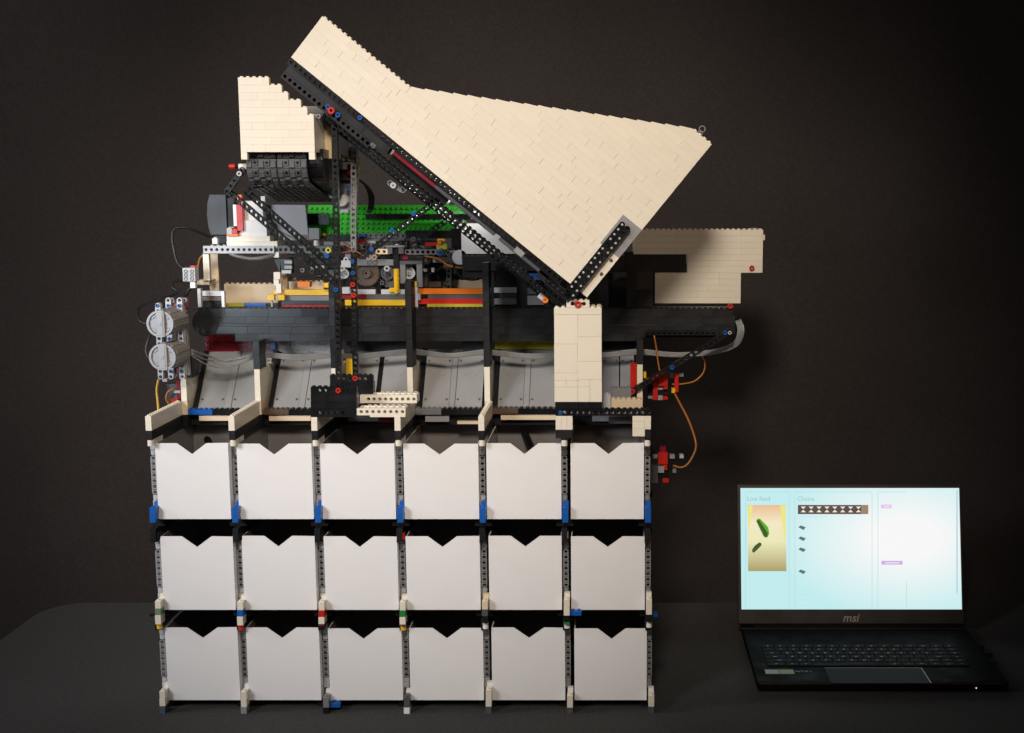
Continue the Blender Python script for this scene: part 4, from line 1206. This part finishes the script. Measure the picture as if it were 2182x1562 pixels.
# ------------------------------------------------------------------ red servos and their wires
def servo(label, Y_, items, base):
    t = thing('servo', label, 'servo', P3(*base, Y_ + 6), 'red servos')
    for nm, r_, dy, m_ in items: bpx(nm, r_, Y_ + dy, 12, m_, t, c=.5)
    return t
servo('red servo with yellow plug at the laptop end of the chute deck', 1790, [('bracket', (1391, 800, 1402, 853), 0, 'red'), ('arm', (1402, 797, 1423, 823), -3, 'red'), ('arm', (1414, 823, 1423, 830), -2, 'red'), ('bush', (1402, 822, 1413, 831), 2, 'grey'), ('case', (1379, 818, 1391, 842), 4, 'black'), ('case', (1402, 831, 1430, 842), 4, 'black'), ('bush', (1402, 843, 1412, 853), 1, 'grey'), ('foot', (1412, 845, 1423, 852), 1, 'red'), ('bush', (1381, 844, 1391, 850), 2, 'mid_grey'),
       ('arm', (1437, 798, 1446, 836), 0, 'red'), ('bush', (1427, 797, 1437, 806), 4, 'mid_grey'), ('bush', (1446, 796, 1457, 803), 4, 'mid_grey'), ('plug', (1431, 828, 1439, 838), -2, 'yellow'), ('clip', (1371, 793, 1377, 806), 6, 'yellow')], (1402, 853))
servo('red servo low down beside the laptop-end post of the top tier', 1760, [('bracket', (1402, 965, 1423, 990), 0, 'red'), ('arm', (1406, 953, 1419, 968), 2, 'dark_red'), ('arm', (1413, 988, 1422, 1002), 1, 'red'), ('bush', (1392, 969, 1401, 977), 2, 'grey'), ('case', (1387, 960, 1408, 969), 6, 'black'), ('case', (1387, 992, 1402, 1030), 6, 'dark_grey'), ('bush', (1402, 994, 1415, 1008), 0, 'grey'), ('case', (1402, 1006, 1425, 1020), 5, 'black'), ('foot', (1412, 1020, 1425, 1029), 2, 'red'), ('bush', (1427, 970, 1438, 978), 4, 'grey'), ('bush', (1448, 970, 1457, 977), 4, 'light_grey'), ('case', (1423, 975, 1433, 1000), 6, 'black'), ('bush', (1433, 1000, 1441, 1008), 4, 'mid_grey')], (1405, 1030))
servo('small dark red servo tucked below the two round motors', 1800, [('case', (356, 818, 392, 860), 6, 'dark_grey'), ('bracket', (376, 811, 390, 850), 2, 'dark_red'), ('foot', (362, 850, 380, 858), 0, 'red'), ('bush', (346, 808, 356, 814), 2, 'light_grey'), ('bush', (370, 832, 384, 838), 1, 'light_grey')], (375, 860))
cable('servo_wire', [(1436, 836, 1792), (1450, 862, 1790), (1466, 893, 1786), (1478, 925, 1782), (1483, 950, 1776), (1477, 970, 1772), (1464, 990, 1768), (1450, 996, 1766), (1434, 992, 1766)], 1.5, 'cable_orange', None, 'orange wire bowing from the upper red servo down to the lower one')
cable('servo_wire', [(1432, 819, 1794), (1455, 818, 1796), (1480, 812, 1800), (1498, 795, 1802), (1502, 775, 1802), (1495, 757, 1803)], 1.2, 'cable_orange', None, 'thin orange wire curling from the red servo up to the clear tubes')
cable('servo_wire', [(1394, 715, 1800), (1399, 745, 1800), (1402, 770, 1797), (1407, 798, 1794)], 1.1, 'cable_orange', None, 'thin orange wire dropping straight from the black arm to the red servo')
cable('servo_wire', [(338, 808, 1790), (334, 830, 1786), (336, 855, 1780), (338, 880, 1770)], 1.7, 'cable_yellow', None, 'yellow wire hanging from the motor bracket behind the end divider')
cable('servo_wire', [(372, 827, 1798), (358, 836, 1796), (354, 850, 1794), (360, 862, 1794)], 1.5, 'cable_orange', None, 'short orange wire curled over the small dark red servo')
cable('servo_wire', [(905, 545, 1852), (935, 552, 1850), (955, 565, 1848), (975, 570, 1846), (990, 571, 1848)], 1.6, 'cable_orange', None, 'orange wire sagging from the grey beam to the black frame')
cable('servo_wire', [(940, 530, 1850), (955, 545, 1846), (968, 570, 1844), (985, 592, 1846), (1010, 596, 1848), (1030, 588, 1850)], 1.6, 'cable_black', None, 'black wire looping from the yellow clip to the black frame')

# ------------------------------------------------------------------ laptop
def ptz(u, v, z):
    dx, dy = (u - CX) / F, (CY - v) / F
    t = (z - HCAM) / (-SP + dy * CP)
    return t * dx, t * (CP + dy * SP)
YLF, YLR, ZT = 1727.0, 1960.0, 17.0
xa, xb = pt(1613, 1470, YLF)[0], pt(2149, 1470, YLF)[0]
lap = thing('laptop', 'open black laptop with a bright screen standing on the dark table', 'laptop', ((xa + xb) / 2, (YLF + YLR) / 2, 0))
mb = MB()
xm = (xa + xb) / 2
def outline(z, ins, front):
    return [(xa + ins, YLF + front, z), (xb - ins, YLF + front, z), (xb - ins, YLR - ins, z), (xa + ins, YLR - ins, z)]
lv = [outline(1.5, 6, 7), outline(4.0, 1.5, 1.5), outline(14.5, 0, 0), outline(ZT, 1.0, 1.0)]
vs = sum(lv, [])
fs = [(0, 1, 2, 3), (12, 13, 14, 15)]
for a in range(3):
    for k in range(4):
        fs.append((a * 4 + k, a * 4 + (k + 1) % 4, a * 4 + 4 + (k + 1) % 4, a * 4 + 4 + k))
mb.add(vs, fs)
base = mb.build('base', 'laptop_black', lap)
MB().box(xa + 3, xb - 3, YLF - .25, YLF + .5, 13.2, 16.4).build('front_edge', 'laptop_edge', lap)
for xx in (xa + 25, xb - 25):
    for yy in (YLF + 22, YLR - 22): MB().cyl(up_at(xx, yy, 0), 6, 1.6, 14).build('foot', 'black_soft', lap)
x_, z_ = pt(2080, 1466, YLF); MB().cyl(facing(x_, YLF - .3, 8), .9, .5, 10).build('status_light', mat('led', (.8, .8, .8), .4, vary=0, emit=(.8, .85, 1), estr=1.2), lap)
# keyboard
rowsv = [1376.5, 1383.5, 1391.5, 1400, 1409, 1418]
keys = [['esc', 'F1', 'F2', 'F3', 'F4', 'F5', 'F6', 'F7', 'F8', 'F9', 'F10', 'F11', 'F12', 'prt', 'del'],
        ['`', '1', '2', '3', '4', '5', '6', '7', '8', '9', '0', '-', '=', ('back', 1.6), 'hm'],
        [('tab', 1.4), 'Q', 'W', 'E', 'R', 'T', 'Y', 'U', 'I', 'O', 'P', '[', ']', ('\\', 1.2), 'up'],
        [('caps', 1.7), 'A', 'S', 'D', 'F', 'G', 'H', 'J', 'K', 'L', ';', "'", ('enter', 1.9), 'dn'],
        [('shift', 2.2), 'Z', 'X', 'C', 'V', 'B', 'N', 'M', ',', '.', '/', ('shift', 1.4), '^', 'end'],
        [('ctrl', 1.4), 'fn', 'alt', ('', 5.6), 'alt', '\\', 'ctrl', '<', 'v', '>']]
xk0, yk0 = ptz(1634, 1418, ZT); xk1, _ = ptz(2066, 1418, ZT)
_, ytop = ptz(1800, 1374.5, ZT); _, ybot = ptz(1800, 1420.5, ZT)
TXT = {}
def text_mesh(s, size, m, shear=0.0, ext=0.0, bold=0.0):
    key = (s, size, m, shear)
    if key not in TXT:
        cu = bpy.data.curves.new('text', 'FONT'); cu.body = s; cu.size = size * S; cu.shear = shear
        cu.align_x = 'CENTER'; cu.align_y = 'CENTER'; cu.resolution_u = 3; cu.extrude = ext * S; cu.offset = bold * S
        ob = bpy.data.objects.new('text', cu); C.objects.link(ob)
        me = bpy.data.meshes.new_from_object(ob.evaluated_get(bpy.context.evaluated_depsgraph_get()))
        bpy.data.objects.remove(ob); bpy.data.curves.remove(cu)
        me.materials.clear(); me.materials.append(MATS[m])
        TXT[key] = me
    return TXT[key]
nr = len(rowsv); ph = (ytop - ybot) / nr
for ri, row in enumerate(keys):
    tot = sum(k[1] if isinstance(k, tuple) else 1 for k in row)
    unit = (xk1 - xk0) / tot
    x = xk0
    yc = ytop - (ri + .5) * ph
    for k in row:
        lab, wd = (k if isinstance(k, tuple) else (k, 1))
        ko = MB().box(x + .7, x + wd * unit - .7, yc - ph / 2 + .7, yc + ph / 2 - .7, ZT + .05, ZT + 1.5, c=.4).build('key', 'key', lap)
        if lab:
            sz = 5.2 if len(lab) == 1 else 3.6
            put('legend', text_mesh(lab, sz, 'legend'), up_at(x + wd * unit / 2, yc, ZT + 1.56), ko)
        x += wd * unit
# touchpad and stickers
tp = [ptz(u, v, ZT) for u, v in ((1757, 1424), (1963, 1424), (1984, 1456), (1757, 1456))]
yt0, yt1 = tp[0][1], tp[2][1]
xt0, xt1 = tp[0][0], tp[1][0]
MB().box(xt0, xt1, yt1, yt0, ZT + .02, ZT + .25).build('touchpad', 'touchpad', lap)
MB().box(xt0, xt1, yt0, yt0 + .8, ZT + .02, ZT + .5).build('touchpad_rim', 'chrome_line', lap)
MB().box(xt1, xt1 + .9, yt1, yt0 + .8, ZT + .02, ZT + .5).build('touchpad_rim', 'chrome_line', lap)
for u0, u1, m_ in ((1632, 1658, 'sticker_grey'), (1662, 1690, 'sticker_green')):
    (a0, b0), (a1, b1) = ptz(u0, 1436, ZT), ptz(u1, 1427, ZT)
    MB().box(a0, a1, b0, b1, ZT + .02, ZT + .2).build('sticker', m_, lap)
xx, yy = ptz(1711, 1431, ZT)
put('printed_mark', text_mesh('WTX /', 8.5, 'sticker_grey', .2), up_at(xx, yy, ZT + .15), lap)
# small plug and cable on the far side
MB().box(xb + .2, xb + 14, 1850, 1862, 6, 13, c=1).build('side_plug', 'black_soft', lap)
MB().box(xb + .2, xb + 10, 1880, 1890, 6, 12, c=1).build('side_plug', 'black_soft', lap)
# lid
TILT = math.radians(13)
YHG, ZHG = YLR - 4.0, 19.0
def lidp(u, v):
    dx, dy = (u - CX) / F, (CY - v) / F
    d = Vector((dx, CP + dy * SP, -SP + dy * CP))
    c_, s_ = math.cos(TILT), math.sin(TILT)
    t = (YHG * c_ + (HCAM - ZHG) * s_) / (d.y * c_ - d.z * s_)
    p = Vector((0, 0, HCAM)) + t * d
    return p.x, (p.y - YHG) * s_ + (p.z - ZHG) * c_
LX0, s_top = lidp(1574, 1032); LX1 = lidp(2052.5, 1200)[0]; LX0 = lidp(1571.5, 1200)[0]
LM = frame((0, YHG, ZHG), (1, 0, 0), (0, math.sin(TILT), math.cos(TILT)), (0, -math.cos(TILT), math.sin(TILT)))   # x, up the lid, towards the viewer
s_bot = 3.0
lid = MB().box(LX0, LX1, s_bot, s_top, -5.5, 0, LM, c=1.2).build('lid', 'laptop_lid', lap)
MB().cyl(frame(((LX0 + 25), YHG - 1, ZHG - 1), (0, 1, 0), (0, 0, 1), (1, 0, 0)), 4.2, LX1 - LX0 - 50, 18).build('hinge', 'laptop_black', lap)
MB().box(LX0 + 2, LX1 - 2, YHG - 9.4, YHG - 7.6, ZT + .02, ZT + 1.6).build('hinge_strip', 'laptop_edge', lap)

def emit_mat(name, col, strength=1.0):
    m = bpy.data.materials.new(name); m.use_nodes = True
    nt = m.node_tree
    b = nt.nodes['Principled BSDF']
    b.inputs['Base Color'].default_value = (.01, .01, .01, 1)
    b.inputs['Emission Color'].default_value = (*col, 1)
    b.inputs['Emission Strength'].default_value = strength
    b.inputs['Roughness'].default_value = .3
    MATS[name] = m
    return m, nt, b
m, nt, b = emit_mat('screen_light', (.8, .95, .95), 1.0)
tcn = nt.nodes.new('ShaderNodeTexCoord'); mp = nt.nodes.new('ShaderNodeMapping'); gd = nt.nodes.new('ShaderNodeTexGradient'); gd.gradient_type = 'SPHERICAL'
mp.inputs['Location'].default_value = (-.42, -.12, 0); mp.inputs['Scale'].default_value = (4.6, 7.5, 0)
cr = nt.nodes.new('ShaderNodeValToRGB')
cr.color_ramp.elements[0].position, cr.color_ramp.elements[1].position = 0.0, 0.75
cr.color_ramp.elements[0].color = (.53, .83, .845, 1); cr.color_ramp.elements[1].color = (.93, .93, .93, 1)
nt.links.new(tcn.outputs['Object'], mp.inputs['Vector']); nt.links.new(mp.outputs[0], gd.inputs['Vector'])
nt.links.new(gd.outputs['Fac'], cr.inputs[0]); nt.links.new(cr.outputs[0], b.inputs['Emission Color'])
m, nt, b = emit_mat('feed_light', (.7, .55, .3))
tcn = nt.nodes.new('ShaderNodeTexCoord'); sx_ = nt.nodes.new('ShaderNodeSeparateXYZ'); cr = nt.nodes.new('ShaderNodeValToRGB')
mr = nt.nodes.new('ShaderNodeMapRange'); mr.inputs[1].default_value, mr.inputs[2].default_value = -.055, .055
nt.links.new(tcn.outputs['Object'], sx_.inputs[0]); nt.links.new(sx_.outputs['Y'], mr.inputs[0]); nt.links.new(mr.outputs[0], cr.inputs[0])
cr.color_ramp.elements[0].color = (.40, .33, .13, 1); cr.color_ramp.elements[1].color = (.80, .50, .28, 1)
e = cr.color_ramp.elements.new(.72); e.color = (.90, .80, .56, 1)
e = cr.color_ramp.elements.new(.45); e.color = (.82, .80, .48, 1)
nt.links.new(cr.outputs[0], b.inputs['Emission Color'])
for nm, col in (('ui_line', (.46, .66, .70)), ('ui_text', (.30, .52, .56)), ('ui_pale', (.45, .68, .70)), ('ui_violet', (.62, .42, .80)), ('ui_pink', (.80, .56, .86)), ('ui_slate', (.10, .17, .20)), ('ui_brown', (.11, .075, .06)),
                ('ui_tan', (.36, .22, .13)), ('ui_white', (.85, .83, .78)), ('ui_green', (.10, .42, .02)), ('ui_dark_green', (.045, .10, .022)), ('ui_yellow', (.82, .80, .22)), ('ui_faint', (.60, .84, .85))):
    emit_mat(nm, col)
a0, b0 = lidp(1580, 1298.5); a1, b1 = lidp(2043.5, 1040)
scr_m = MB().box(-(a1 - a0) / 2, (a1 - a0) / 2, -(b1 - b0) / 2, (b1 - b0) / 2, 0, .4)
scr = put('screen', scr_m.mesh('screen', 'screen_light'), LM @ Matrix.Translation(((a0 + a1) / 2, (b0 + b1) / 2, .02)), lap)
def ui(name, poly, m_, lift=.6):
    pts = [lidp(u, v) for u, v in poly]
    mbq = MB().prism([(x, -s) for x, s in pts], 0, .12, LM @ frame((0, 0, lift), (1, 0, 0), (0, 0, 1), (0, -1, 0)))
    return mbq.build(name, m_, scr)
def uir(name, u0, v0, u1, v1, m_, lift=.6): return ui(name, [(u0, v0), (u1, v0), (u1, v1), (u0, v1)], m_, lift)
for u0, u1 in ((1588, 1681), (1693, 1857.5), (1870, 1930)):
    uir('panel_line', u0, 1050, u0 + 1.0, 1297, 'ui_line'); 
    if u1 != 1930: uir('panel_line', u1, 1050, u1 + 1.0, 1297, 'ui_line')
    uir('panel_line', u0 + 1.2, 1048, u1 - .2, 1049, 'ui_line')
uir('panel_line', 1931, 1240, 1932, 1297, 'ui_pale')
uir('scroll_bar', 2037.5, 1044, 2040.5, 1264, 'ui_line')
fo = [lidp(1594, 1217), lidp(1674, 1076)]
fw, fh = fo[1][0] - fo[0][0], fo[1][1] - fo[0][1]
put('live_picture', MB().box(-fw / 2, fw / 2, -fh / 2, fh / 2, 0, .12).mesh('live_picture', 'feed_light'), LM @ Matrix.Translation(((fo[0][0] + fo[1][0]) / 2, (fo[0][1] + fo[1][1]) / 2, .6)), scr)
ui('picture_strip', [(1594.3, 1077), (1604, 1077), (1594.3, 1140)], 'ui_yellow', .8)
ui('picture_strip', [(1662, 1077), (1673.7, 1077), (1673.7, 1160)], 'ui_yellow', .8)
ui('pictured_brick', [(1611, 1110), (1614, 1105.5), (1619, 1105), (1631, 1117), (1637, 1124), (1639, 1137), (1636, 1144), (1631, 1146), (1626, 1142)], 'ui_green', .8)
ui('pictured_brick', [(1612, 1110), (1617, 1107), (1636, 1136), (1635, 1144), (1629, 1144)], 'ui_dark_green', .95)
ui('pictured_brick', [(1602.5, 1171), (1608, 1163), (1618, 1155.5), (1622, 1157), (1622.5, 1162), (1613, 1172), (1606, 1178), (1603, 1176)], 'ui_dark_green', .8)
uir('chain_picture', 1700, 1076, 1836, 1095.5, 'ui_brown'); uir('chain_picture', 1836.3, 1076, 1850, 1095.5, 'ui_tan')
for k in range(8):
    u = 1702 + k * 16.8
    for sgn in (1, -1):
        vc = 1085.5
        ui('chain_mark', [(u + 4, vc - sgn * 6), (u + 15, vc - sgn * 6), (u + 9.5, vc - sgn * .8)], 'ui_white', .8)
for v_ in (1124.5, 1148, 1171.5, 1218.5):
    ui('part_icon', [(1701, v_ - 1), (1706, v_ - 5), (1717, v_ - 1), (1712, v_ + 5)], 'ui_slate')
uir('button', 1877, 1075, 1900, 1083, 'ui_pink'); uir('button', 1878, 1195, 1923, 1203, 'ui_violet')
uir('button_bar', 1884, 1078, 1894, 1080.5, 'ui_white', .8); uir('button_bar', 1886, 1198, 1916, 1200.5, 'ui_white', .8)
for r_ in ((1701, 1100, 1762, 1103), (1701, 1240, 1761, 1246), (1701, 1271, 1720, 1273), (1805, 1271, 1818, 1273), (1701, 1283, 1726, 1285), (1701, 1294, 1712, 1296), (1805, 1294, 1816, 1296)):
    uir('faint_line', *r_, 'ui_faint')
for s_, u_, v_, sz in (('Live feed', 1616.5, 1063, 10.5), ('Chains', 1717, 1063, 10.5)):
    x_, y_ = lidp(u_, v_)
    put('screen_text', text_mesh(s_, sz, 'ui_text'), LM @ Matrix.Translation((x_, y_, .7)), scr)
x_, y_ = lidp(1812, 1317)
put('logo', text_mesh('msi', 19, 'silver_print', .28, .1, .25), LM @ Matrix.Translation((x_, y_, .2)), lap)

# lamp at the light box; second one added, unseen, to brighten the green plate
def led(name, u, v, Y, power, col, label):
    x_, z_ = pt(u, v, Y)
    t = thing(name, label, 'lamp', (x_, Y, z_ - 6), 'work lamps inside the machine')
    MB().box(x_ - 6, x_ + 6, Y + 3, Y + 8, z_ - 6, z_ + 6, c=1).build('lamp_body', 'light_grey', t)
    MB().cyl(facing(x_, Y + 3, z_), 3.5, 1.2, 14).build('bulb', mat('bulb_light', (.8, .8, .8), .4, vary=0, emit=(1, .98, .95), estr=4.0), t)
    d = bpy.data.lights.new('hidden_light', 'POINT'); d.energy = power; d.color = col; d.shadow_soft_size = 0.010
    o = bpy.data.objects.new('hidden_light', d); C.objects.link(o)
    o.location = Vector((x_, Y - 3, z_)) * S
led('hidden_lamp', 1012, 458, 1832, 0.04, (1.0, 0.97, 0.94), 'small white work lamp behind the hopper, in front of the pale light box')
led('hidden_lamp', 952, 418, 1905, 0.07, (1.0, 0.98, 0.94), 'small added lamp unseen behind the hopper, brightening the green studded plate')

# loose black bars lying in two of the top bins
for label, a_, b_ in (('loose black bar leaning in the fifth top bin, counted from the motors', (1116, 917, 1812), (1150, 985, 1745)), ('loose black bar poking up in the motor-end top bin', (440, 934, 1800), (470, 985, 1755))):
    A_, B_ = P3(*a_), P3(*b_)
    d_ = (B_ - A_); L_ = d_.length; d_.normalize()
    sd = d_.cross(Vector((0, 1, 0))).normalized()
    tag(MB().box(0, L_, -3.8, 3.8, -3.8, 3.8, frame(A_, d_, d_.cross(sd) * -1, sd), c=.6).build('loose_bar', 'black', None), label, 'bar', 'loose bars in the bins')
